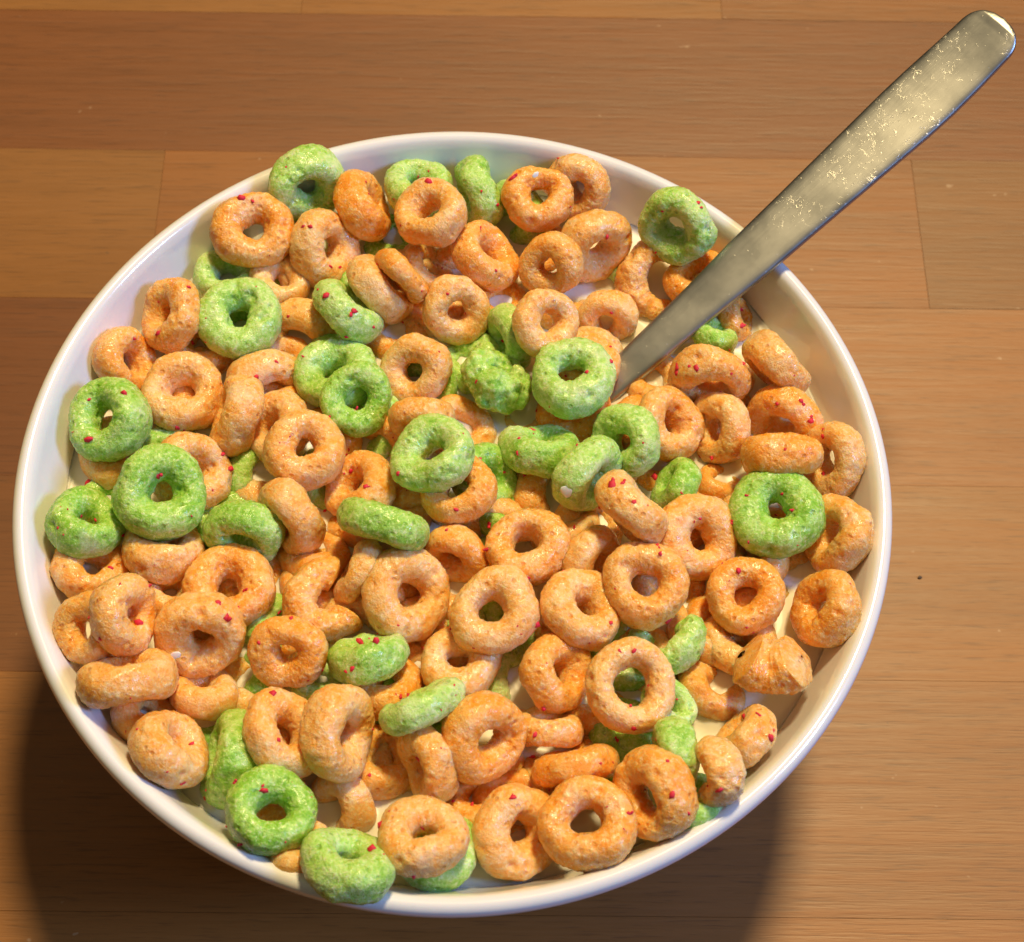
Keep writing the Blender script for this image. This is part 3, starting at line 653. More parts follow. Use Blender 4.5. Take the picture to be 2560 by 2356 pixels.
    ('o', (-50.56, -21.15, 57.98), (0.111, 0.365, 0.924), (0.982, 0.103, -0.158), 6.34, 0.372, 0.228, None, 0, 'orange ring deep under the flat lying one on the left'),
    ('o', (-12.97, 11.98, 55.32), (-0.569, -0.594, 0.569), (0.822, -0.404, 0.401), 6.58, 0.372, 0.228, None, 1, 'orange ring left behind the shiny dark green ring'),
    ('o', (-9.8, -1.95, 57.61), (0.033, 0.143, 0.989), (0.998, 0.054, -0.041), 6.79, 0.372, 0.228, None, 0, 'orange ring deep above the long green bar'),
    ('g', (3.74, -5.44, 54.3), (-0.001, 0.156, 0.988), (0.999, 0.036, -0.005), 6.55, 0.372, 0.228, None, 0, 'dark green ring deep left of the neat orange ring'),
    ('o', (25.75, -3.39, 55.86), (0.212, 0.036, 0.977), (0.977, -0.003, -0.212), 7.29, 0.372, 0.228, None, 0, 'shaded orange ring deep behind the tapered orange bar'),
    ('o', (55.42, -10.66, 58.47), (-0.234, 0.249, 0.94), (0.97, -0.004, 0.243), 6.69, 0.372, 0.228, None, 0, 'milk coated orange ring under the porous green ring'),
    ('o', (45.7, -20.78, 54.36), (-0.1, 0.318, 0.943), (0.994, -0.015, 0.111), 6.66, 0.372, 0.228, None, 0, 'orange ring deep left of the round deep holed orange ring'),
    ('o', (37.25, 9.12, 54.12), (0.311, 0.278, 0.909), (0.95, -0.127, -0.286), 5.93, 0.372, 0.228, None, 0, 'milk coated pinkish ring below the upright green ring'),
    ('g', (42.95, -59.02, 64.03), (-0.096, 0.461, 0.882), (0.994, -0.004, 0.111), 5.38, 0.372, 0.228, None, 0, 'dark green ring deep at the lower right wall'),
    ('o', (-22.14, -69.22, 64.03), (0.056, 0.488, 0.871), (0.994, 0.058, -0.096), 5.69, 0.372, 0.228, None, 0, 'dark orange ring deep between the two bottom left green rings'),
    ('o', (-52.06, -44.83, 58.77), (0.467, 0.373, 0.802), (0.871, -0.039, -0.489), 6.11, 0.372, 0.228, None, 0, 'dark orange ring deep under the pitted bar'),
    ('g', (-43.32, -44.67, 54.0), (0.097, 0.431, 0.897), (0.985, 0.085, -0.148), 5.84, 0.372, 0.228, None, 0, 'shaded green ring in milk above the plump pitted ring'),
    ('o', (-27.41, -59.16, 58.66), (0.177, 0.219, 0.96), (0.98, 0.046, -0.192), 5.81, 0.372, 0.228, None, 0, 'orange ring seen through the hole of the lower left open green ring'),
    ('o', (-30.61, -50.74, 55.78), (-0.663, -0.203, 0.72), (1.0, 0.0, 0.0), 7.63, 0.37, 0.21, None, 0, 'deep orange ring glimpsed under the pale orange ring left of the big smooth one'),
    ('o', (-17.61, -47.57, 55.63), (-0.401, 0.241, 0.884), (1.0, 0.0, 0.0), 7.24, 0.37, 0.21, None, 0, 'deep orange ring glimpsed below the orange ring under the wide green ring with red patch'),
    ('o', (-6.65, -49.88, 55.56), (0.116, 0.035, 0.993), (1.0, 0.0, 0.0), 7.12, 0.37, 0.21, None, 0, 'deep orange ring glimpsed left of the dark green ring deep behind the slim green bar'),
    ('o', (7.44, -49.22, 54.72), (0.257, 0.72, 0.644), (1.0, 0.0, 0.0), 7.06, 0.37, 0.21, None, 0, 'deep orange ring glimpsed left of the short orange bar above the level tube'),
    ('o', (20.43, -49.99, 54.74), (-0.268, 0.564, 0.781), (1.0, 0.0, 0.0), 7.62, 0.37, 0.21, None, 0, 'deep orange ring glimpsed left of the orange tube lying level above the largest bottom ring'),
    ('g', (30.9, -50.85, 54.51), (-0.476, -0.42, 0.772), (1.0, 0.0, 0.0), 7.16, 0.37, 0.21, None, 0, 'deep green ring glimpsed under the shaded green ring deep below the widest holed orange ring'),
    ('o', (-35.03, -37.72, 55.57), (0.113, 0.291, 0.95), (1.0, 0.0, 0.0), 7.01, 0.37, 0.21, None, 0, 'deep orange ring glimpsed under the shaded green ring deep between orange rings'),
    ('g', (-12.15, -39.04, 54.27), (-0.672, 0.349, 0.654), (1.0, 0.0, 0.0), 6.95, 0.37, 0.21, None, 0, 'deep green ring glimpsed under the orange ring under the wide green ring with red patch'),
    ('o', (15.59, -39.71, 55.05), (-0.539, 0.346, 0.768), (1.0, 0.0, 0.0), 7.28, 0.37, 0.21, None, 0, 'deep orange ring glimpsed above the short orange bar above the level tube'),
    ('o', (25.17, -38.56, 54.17), (0.004, 0.406, 0.914), (1.0, 0.0, 0.0), 7.56, 0.37, 0.21, None, 0, 'deep orange ring glimpsed right of the short orange bar above the level tube'),
    ('g', (-29.88, -26.14, 55.44), (0.382, 0.252, 0.889), (1.0, 0.0, 0.0), 7.6, 0.37, 0.21, None, 0, 'deep green ring glimpsed below the orange ring below the green ring with downturned hole'),
    ('o', (-16.3, -25.6, 54.71), (0.172, -0.541, 0.824), (1.0, 0.0, 0.0), 7.55, 0.37, 0.21, None, 0, 'deep orange ring glimpsed below the short orange tube standing below the long green bar'),
    ('o', (-5.19, -26.68, 55.33), (0.259, -0.138, 0.956), (1.0, 0.0, 0.0), 6.96, 0.37, 0.21, None, 0, 'deep orange ring glimpsed left of the orange ring half under the large centre ring'),
    ('g', (9.18, -25.45, 55.3), (0.098, -0.073, 0.993), (1.0, 0.0, 0.0), 7.67, 0.37, 0.21, None, 0, 'deep green ring glimpsed below the large orange ring dead centre below'),
    ('g', (31.37, -29.29, 55.76), (0.069, -0.068, 0.995), (1.0, 0.0, 0.0), 7.55, 0.37, 0.21, None, 0, 'deep green ring glimpsed above the orange ring with the widest hole'),
    ('o', (46.23, -25.79, 55.09), (0.21, 0.669, 0.713), (1.0, 0.0, 0.0), 7.16, 0.37, 0.21, None, 0, 'deep orange ring glimpsed above the orange piece soaking in milk left of the chunky block'),
    ('o', (-37.35, -15.33, 55.04), (0.05, -0.081, 0.995), (1.0, 0.0, 0.0), 6.97, 0.37, 0.21, None, 0, 'deep orange ring glimpsed right of the orange ring below the green ring with downturned hole'),
    ('o', (-24.03, -16.88, 55.52), (0.034, 0.324, 0.946), (1.0, 0.0, 0.0), 7.67, 0.37, 0.21, None, 0, 'deep orange ring glimpsed left of the short orange tube standing below the long green bar'),
    ('o', (-13.22, -17.94, 55.22), (-0.703, -0.054, 0.709), (1.0, 0.0, 0.0), 7.59, 0.37, 0.21, None, 0, 'deep orange ring glimpsed right of the short orange tube standing below the long green bar'),
    ('o', (2.11, -18.13, 55.69), (-0.077, 0.226, 0.971), (1.0, 0.0, 0.0), 7.24, 0.37, 0.21, None, 0, 'deep orange ring glimpsed left of the large orange ring dead centre below'),
    ('o', (39.66, -16.46, 54.24), (0.158, -0.226, 0.961), (1.0, 0.0, 0.0), 7.51, 0.37, 0.21, None, 0, 'deep orange ring glimpsed under the orange ring showing a small green spot through its hole'),
    ('o', (53.34, -15.89, 55.32), (-0.207, 0.495, 0.844), (1.0, 0.0, 0.0), 7.27, 0.37, 0.21, None, 0, 'deep orange ring glimpsed under the round orange ring below the porous green ring'),
    ('g', (-42.02, -6.05, 55.29), (0.166, 0.095, 0.982), (1.0, 0.0, 0.0), 7.55, 0.37, 0.21, None, 0, 'deep green ring glimpsed left of the green ring with hole turned down'),
    ('o', (-18.29, -3.76, 54.42), (-0.262, 0.501, 0.825), (1.0, 0.0, 0.0), 6.92, 0.37, 0.21, None, 0, 'deep orange ring glimpsed above the short orange tube standing below the long green bar'),
    ('o', (-7.22, -3.7, 55.59), (0.23, -0.615, 0.754), (1.0, 0.0, 0.0), 7.03, 0.37, 0.21, None, 0, 'deep orange ring glimpsed under the orange ring deep above the long green bar'),
    ('o', (7.64, -5.52, 55.13), (0.045, -0.732, 0.679), (1.0, 0.0, 0.0), 6.99, 0.37, 0.21, None, 0, 'deep orange ring glimpsed above the dark green ring deep left of the neat orange ring'),
    ('o', (20.51, -4.8, 55.44), (-0.219, 0.638, 0.738), (1.0, 0.0, 0.0), 7.22, 0.37, 0.21, None, 0, 'deep orange ring glimpsed under the shaded orange ring deep behind the tapered orange bar'),
    ('o', (58.97, -6.36, 54.84), (0.039, 0.089, 0.995), (1.0, 0.0, 0.0), 7.45, 0.37, 0.21, None, 0, 'deep orange ring glimpsed right of the milk coated orange ring under the porous green ring'),
    ('o', (-36.38, 4.65, 54.26), (0.05, 0.281, 0.958), (1.0, 0.0, 0.0), 7.61, 0.37, 0.21, None, 0, 'deep orange ring glimpsed below the broken yellow green ring deep left of centre'),
    ('g', (-23.09, 3.99, 54.53), (0.3, -0.103, 0.949), (1.0, 0.0, 0.0), 7.53, 0.37, 0.21, None, 0, 'deep green ring glimpsed below the orange ring with triangular hole below the stacked green pair'),
    ('o', (-30.59, 17.17, 54.43), (0.671, -0.017, 0.741), (1.0, 0.0, 0.0), 7.64, 0.37, 0.21, None, 0, 'deep orange ring glimpsed above the orange ring behind the one with the triangular hole'),
    ('g', (-16.15, 15.82, 55.63), (-0.578, -0.351, 0.737), (1.0, 0.0, 0.0), 7.4, 0.37, 0.21, None, 0, 'deep green ring glimpsed under the orange ring left behind the shiny dark green ring'),
    ('o', (34.08, 16.8, 54.71), (0.554, -0.442, 0.706), (1.0, 0.0, 0.0), 7.43, 0.37, 0.21, None, 0, "deep orange ring glimpsed left of the orange ring behind the spoon's lower end"),
    ('o', (-50.4, 26.0, 54.23), (0.54, -0.352, 0.764), (1.0, 0.0, 0.0), 6.99, 0.37, 0.21, None, 0, 'deep orange ring glimpsed under the orange ring below the bright upper left green ring'),
    ('o', (-34.89, 28.51, 55.02), (0.049, -0.073, 0.996), (1.0, 0.0, 0.0), 7.4, 0.37, 0.21, None, 0, 'deep orange cereal ring in shade, almost wholly covered by the rings above it'),
    ('o', (50.5, 28.22, 54.83), (-0.294, 0.614, 0.733), (1.0, 0.0, 0.0), 7.1, 0.37, 0.21, None, 0, 'deep orange ring glimpsed left of the orange bar shaped ring slanting against the right wall'),
    ('g', (-44.05, 37.25, 55.75), (0.009, -0.19, 0.982), (1.0, 0.0, 0.0), 7.69, 0.37, 0.21, None, 0, 'deep green ring glimpsed above the orange ring below the bright upper left green ring'),
    ('o', (-38.11, 47.86, 55.82), (-0.3, -0.678, 0.672), (1.0, 0.0, 0.0), 6.95, 0.37, 0.21, None, 0, 'deep orange ring glimpsed left of the orange ring with red specks in its dark hole'),
    ('g', (-22.59, 49.82, 55.3), (0.54, 0.415, 0.732), (1.0, 0.0, 0.0), 7.01, 0.37, 0.21, None, 0, 'deep green ring glimpsed above the green ring on edge slanting down beside two orange bars'),
    ('o', (-11.68, 49.18, 55.07), (-0.015, -0.363, 0.932), (1.0, 0.0, 0.0), 7.51, 0.37, 0.21, None, 0, 'deep orange ring glimpsed under the orange ring peeking out behind the slim bar'),
    ('o', (-5.73, 58.46, 54.78), (-0.269, 0.343, 0.9), (1.0, 0.0, 0.0), 7.01, 0.37, 0.21, None, 0, 'deep orange ring glimpsed right of the orange ring peeking out behind the slim bar'),
    ('o', (-41.3, 37.42, 54.9), (-0.386, -0.28, 0.879), (1.0, 0.0, 0.0), 7.2, 0.38, 0.22, None, 0, 'deep orange ring glimpsed right of the orange ring below the bright upper left green ring'),
    ('o', (-49.55, 21.09, 54.9), (0.521, 0.075, 0.85), (1.0, 0.0, 0.0), 7.2, 0.38, 0.22, None, 0, 'deep orange ring glimpsed below the orange ring below the bright upper left green ring'),
    ('g', (-22.8, 32.38, 54.9), (0.361, 0.427, 0.829), (1.0, 0.0, 0.0), 7.2, 0.38, 0.22, None, 0, 'deep green ring glimpsed above the lower green ring of the stacked pair left of centre'),
    ('o', (-5.93, 42.78, 54.9), (-0.147, 0.215, 0.965), (1.0, 0.0, 0.0), 7.2, 0.38, 0.22, None, 0, 'deep orange ring glimpsed left of the orange ring with small reddish hole'),
    ('o', (14.15, 58.8, 54.9), (-0.333, -0.08, 0.939), (1.0, 0.0, 0.0), 7.2, 0.38, 0.22, None, 0, 'deep orange ring glimpsed below the green ring tucked behind the topmost open orange ring'),
    ('o', (19.76, 44.59, 54.9), (0.192, 0.554, 0.81), (1.0, 0.0, 0.0), 7.2, 0.38, 0.22, None, 0, "deep orange ring glimpsed above the large green ring touching the spoon's lower end"),
    ('o', (24.49, 32.77, 54.9), (-0.491, -0.335, 0.804), (1.0, 0.0, 0.0), 7.2, 0.38, 0.22, None, 0, 'deep orange ring glimpsed below the broken orange C shaped piece left of the spoon handle'),
    ('g', (-7.2, 25.29, 54.9), (-0.427, -0.297, 0.854), (1.0, 0.0, 0.0), 7.2, 0.38, 0.22, None, 0, 'deep green ring glimpsed above the orange ring left behind the shiny dark green ring'),
    ('o', (-25.03, 12.92, 54.9), (-0.454, -0.127, 0.882), (1.0, 0.0, 0.0), 7.2, 0.38, 0.22, None, 0, 'deep orange ring glimpsed left of the orange ring left behind the shiny dark green ring'),
    ('g', (-54.56, 7.43, 54.9), (0.325, -0.483, 0.813), (1.0, 0.0, 0.0), 7.2, 0.38, 0.22, None, 0, 'deep green ring glimpsed right of the light green ring touching the left bowl wall'),
    ('o', (-41.76, -13.75, 54.9), (-0.191, 0.098, 0.977), (1.0, 0.0, 0.0), 7.2, 0.38, 0.22, None, 0, 'deep orange ring glimpsed under the orange ring below the green ring with downturned hole'),
    ('o', (-43.47, -23.27, 54.9), (0.556, -0.162, 0.815), (1.0, 0.0, 0.0), 7.2, 0.38, 0.22, None, 0, 'deep orange ring glimpsed under the big orange ring with hole at its lower edge'),
    ('o', (-24.3, -30.03, 54.9), (0.538, -0.286, 0.793), (1.0, 0.0, 0.0), 7.2, 0.38, 0.22, None, 0, 'deep orange ring glimpsed right of the shaded green ring deep between orange rings'),
    ('o', (-12.12, -16.42, 54.9), (-0.045, 0.17, 0.984), (1.0, 0.0, 0.0), 7.2, 0.38, 0.22, None, 0, 'deep orange ring glimpsed left of the orange ring behind the large smooth ring'),
    ('g', (5.56, -25.37, 54.9), (-0.141, -0.171, 0.975), (1.0, 0.0, 0.0), 7.2, 0.38, 0.22, None, 0, 'deep green ring glimpsed under the large orange ring dead centre below'),
    ('o', (30.46, 10.81, 54.9), (-0.482, -0.031, 0.875), (1.0, 0.0, 0.0), 7.2, 0.38, 0.22, None, 0, 'deep orange ring glimpsed above the milk coated pinkish ring below the upright green ring'),
    ('o', (49.51, 23.15, 54.9), (-0.244, 0.485, 0.84), (1.0, 0.0, 0.0), 7.2, 0.38, 0.22, None, 0, 'deep orange ring glimpsed below the orange arched ring under the spoon handle on the right'),
    ('o', (55.95, 0.48, 54.9), (0.342, 0.313, 0.886), (1.0, 0.0, 0.0), 7.2, 0.38, 0.22, None, 0, 'deep orange ring glimpsed above the milk coated orange ring under the porous green ring'),
    ('o', (54.55, -21.4, 54.9), (0.201, -0.059, 0.978), (1.0, 0.0, 0.0), 7.2, 0.38, 0.22, None, 0, 'deep orange ring glimpsed right of the round orange ring below the porous green ring'),
    ('o', (42.35, -1.79, 54.9), (-0.395, 0.202, 0.896), (1.0, 0.0, 0.0), 7.2, 0.38, 0.22, None, 0, 'deep orange ring glimpsed right of the tapered orange bar shaped ring slanting right of centre'),
    ('o', (21.23, -24.19, 54.9), (0.23, 0.422, 0.877), (1.0, 0.0, 0.0), 7.2, 0.38, 0.22, None, 0, 'deep orange ring glimpsed above the orange ring turned right beside the widest holed ring'),
    ('o', (34.5, -30.8, 54.9), (-0.388, -0.214, 0.896), (1.0, 0.0, 0.0), 7.2, 0.38, 0.22, None, 0, 'deep orange ring glimpsed above the orange ring with the widest hole'),
    ('o', (0.32, -27.22, 54.9), (-0.198, 0.347, 0.917), (1.0, 0.0, 0.0), 7.2, 0.38, 0.22, None, 0, 'deep orange ring glimpsed under the orange ring half under the large centre ring'),
    ('o', (-2.75, -59.26, 54.9), (-0.218, 0.237, 0.947), (1.0, 0.0, 0.0), 7.2, 0.38, 0.22, None, 0, 'deep orange ring glimpsed below the orange ring on edge hanging under the slim green bar'),
    ('o', (12.42, -57.88, 54.9), (0.217, -0.253, 0.943), (1.0, 0.0, 0.0), 7.2, 0.38, 0.22, None, 0, 'deep orange ring glimpsed right of the shaded orange ring low behind the bottom rings'),
    ('g', (23.43, -56.08, 54.9), (0.171, -0.293, 0.941), (1.0, 0.0, 0.0), 7.2, 0.38, 0.22, None, 0, 'deep green ring glimpsed under the largest orange ring at the bottom'),
    ('o', (48.65, -24.25, 54.9), (0.217, 0.149, 0.965), (1.0, 0.0, 0.0), 7.2, 0.38, 0.22, None, 0, 'deep orange ring glimpsed above the broken green C ring behind the wide holed orange ring'),
]
ring_objs = []
for i, (c, p, n, ex, R, tr, tz, arc, hr, label) in enumerate(RINGS):
    broken = arc is not None
    me = ring_mesh(1000 + 17 * i, R * 1e-3, tr, tz, arc, hr, M_ORANGE if c == 'o' else M_GREEN)
    o = bpy.data.objects.new("broken_cereal_piece" if broken else "cereal_ring", me)
    COL.objects.link(o)
    n = Vector(n).normalized(); ex = Vector(ex); ex = (ex - n * ex.dot(n)).normalized()
    mm = Matrix((ex, n.cross(ex), n)).transposed().to_4x4()
    mm.translation = Vector(p) * 1e-3
    o.matrix_world = mm
    tag(o, label, "cereal piece" if broken else "cereal ring",
        "broken pieces of cereal in the milk" if broken else ("orange cereal rings in the bowl" if c == 'o' else "green cereal rings in the bowl"))
    ring_objs.append(o)

# ------------------------------------------------------------------ milk, drawn up a little against every ring and the wall
from mathutils import kdtree
pts = []
for c, p, n, ex, R, tr, tz, arc, hr, label in RINGS:
    n = Vector(n).normalized(); ex = Vector(ex); ex = (ex - n * ex.dot(n)).normalized(); ey = n.cross(ex)
    a0, a1 = (arc[0] + 10, arc[1] - 10) if arc else (0, 350)
    rc = R * (1 - tr)
    for q in range(36):
        a = math.radians(a0 + (a1 - a0) * q / 35)
        w = Vector(p) + (ex * math.cos(a) + ey * math.sin(a)) * rc
        if abs(w.z - ZM * 1e3) < 5: pts.append((w, R * (tr + tz * 2) / 2))
kd = kdtree.KDTree(len(pts))
for q, (w, r) in enumerate(pts): kd.insert(w, q)
kd.balance()
RM, NR, NA = 73.05, 150, 420
mv, mf = [(0, 0, ZM)], []
for j in range(1, NR + 1):
    rr = RM * j / NR
    for i in range(NA):
        a = 2 * math.pi * i / NA
        x, y = rr * math.cos(a), rr * math.sin(a)
        z = ZM * 1e3
        w, q, d = kd.find((x, y, z))
        d = max(0.0, d - pts[q][1])
        lift = 0.6 * math.exp(-d / 0.8) + 0.9 * math.exp(-(RM + 0.25 - rr) / 0.8)
        mv.append((x * 1e-3, y * 1e-3, (z + min(lift, 1.1)) * 1e-3))
for i in range(NA): mf.append((0, 1 + i, 1 + (i + 1) % NA))
for j in range(NR - 1):
    for i in range(NA):
        i2 = (i + 1) % NA; b0 = 1 + j * NA; b1 = b0 + NA
        mf.append((b0 + i, b1 + i, b1 + i2, b0 + i2))
k0 = len(mv)                                            # underside, following the bowl
for r_, z_ in ((0.0720, ZM - 0.0012), (0.0650, 0.0402), (0.0545, 0.0250), (0.0300, 0.0200)):
    for i in range(NA):
        a = 2 * math.pi * i / NA
        mv.append((r_ * math.cos(a), r_ * math.sin(a), z_))
rows_ = [1 + (NR - 1) * NA] + [k0 + q * NA for q in range(4)]
for b0, b1 in zip(rows_[:-1], rows_[1:]):
    for i in range(NA):
        i2 = (i + 1) % NA
        mf.append((b0 + i, b1 + i, b1 + i2, b0 + i2))
mf.append(tuple(rows_[-1] + i for i in range(NA))[::-1])
milk = mesh_obj("milk", mv, mf, M_MILK)
tag(milk, "cream coloured milk filling the white bowl between the cereal rings", "milk")

# ------------------------------------------------------------------ red sugar specks stuck to the rings (parts of them)
def speck_mesh(seed):
    bm = bmesh.new()
    bmesh.ops.create_icosphere(bm, subdivisions=1, radius=1.0)
    r = random.Random(seed)
    for v in bm.verts: v.co *= r.uniform(0.55, 1.3)
    if seed % 2:                                                # two grains grown together
        ext = bmesh.ops.create_icosphere(bm, subdivisions=1, radius=0.6)
        for v in ext['verts']: v.co = v.co * r.uniform(0.7, 1.2) + Vector((0.95, 0.3, 0.1))
    me = bpy.data.meshes.new("red_speck"); bm.to_mesh(me); bm.free()
    me.polygons.foreach_set('use_smooth', [True] * len(me.polygons))
    me.materials.append(M_RED)
    return me


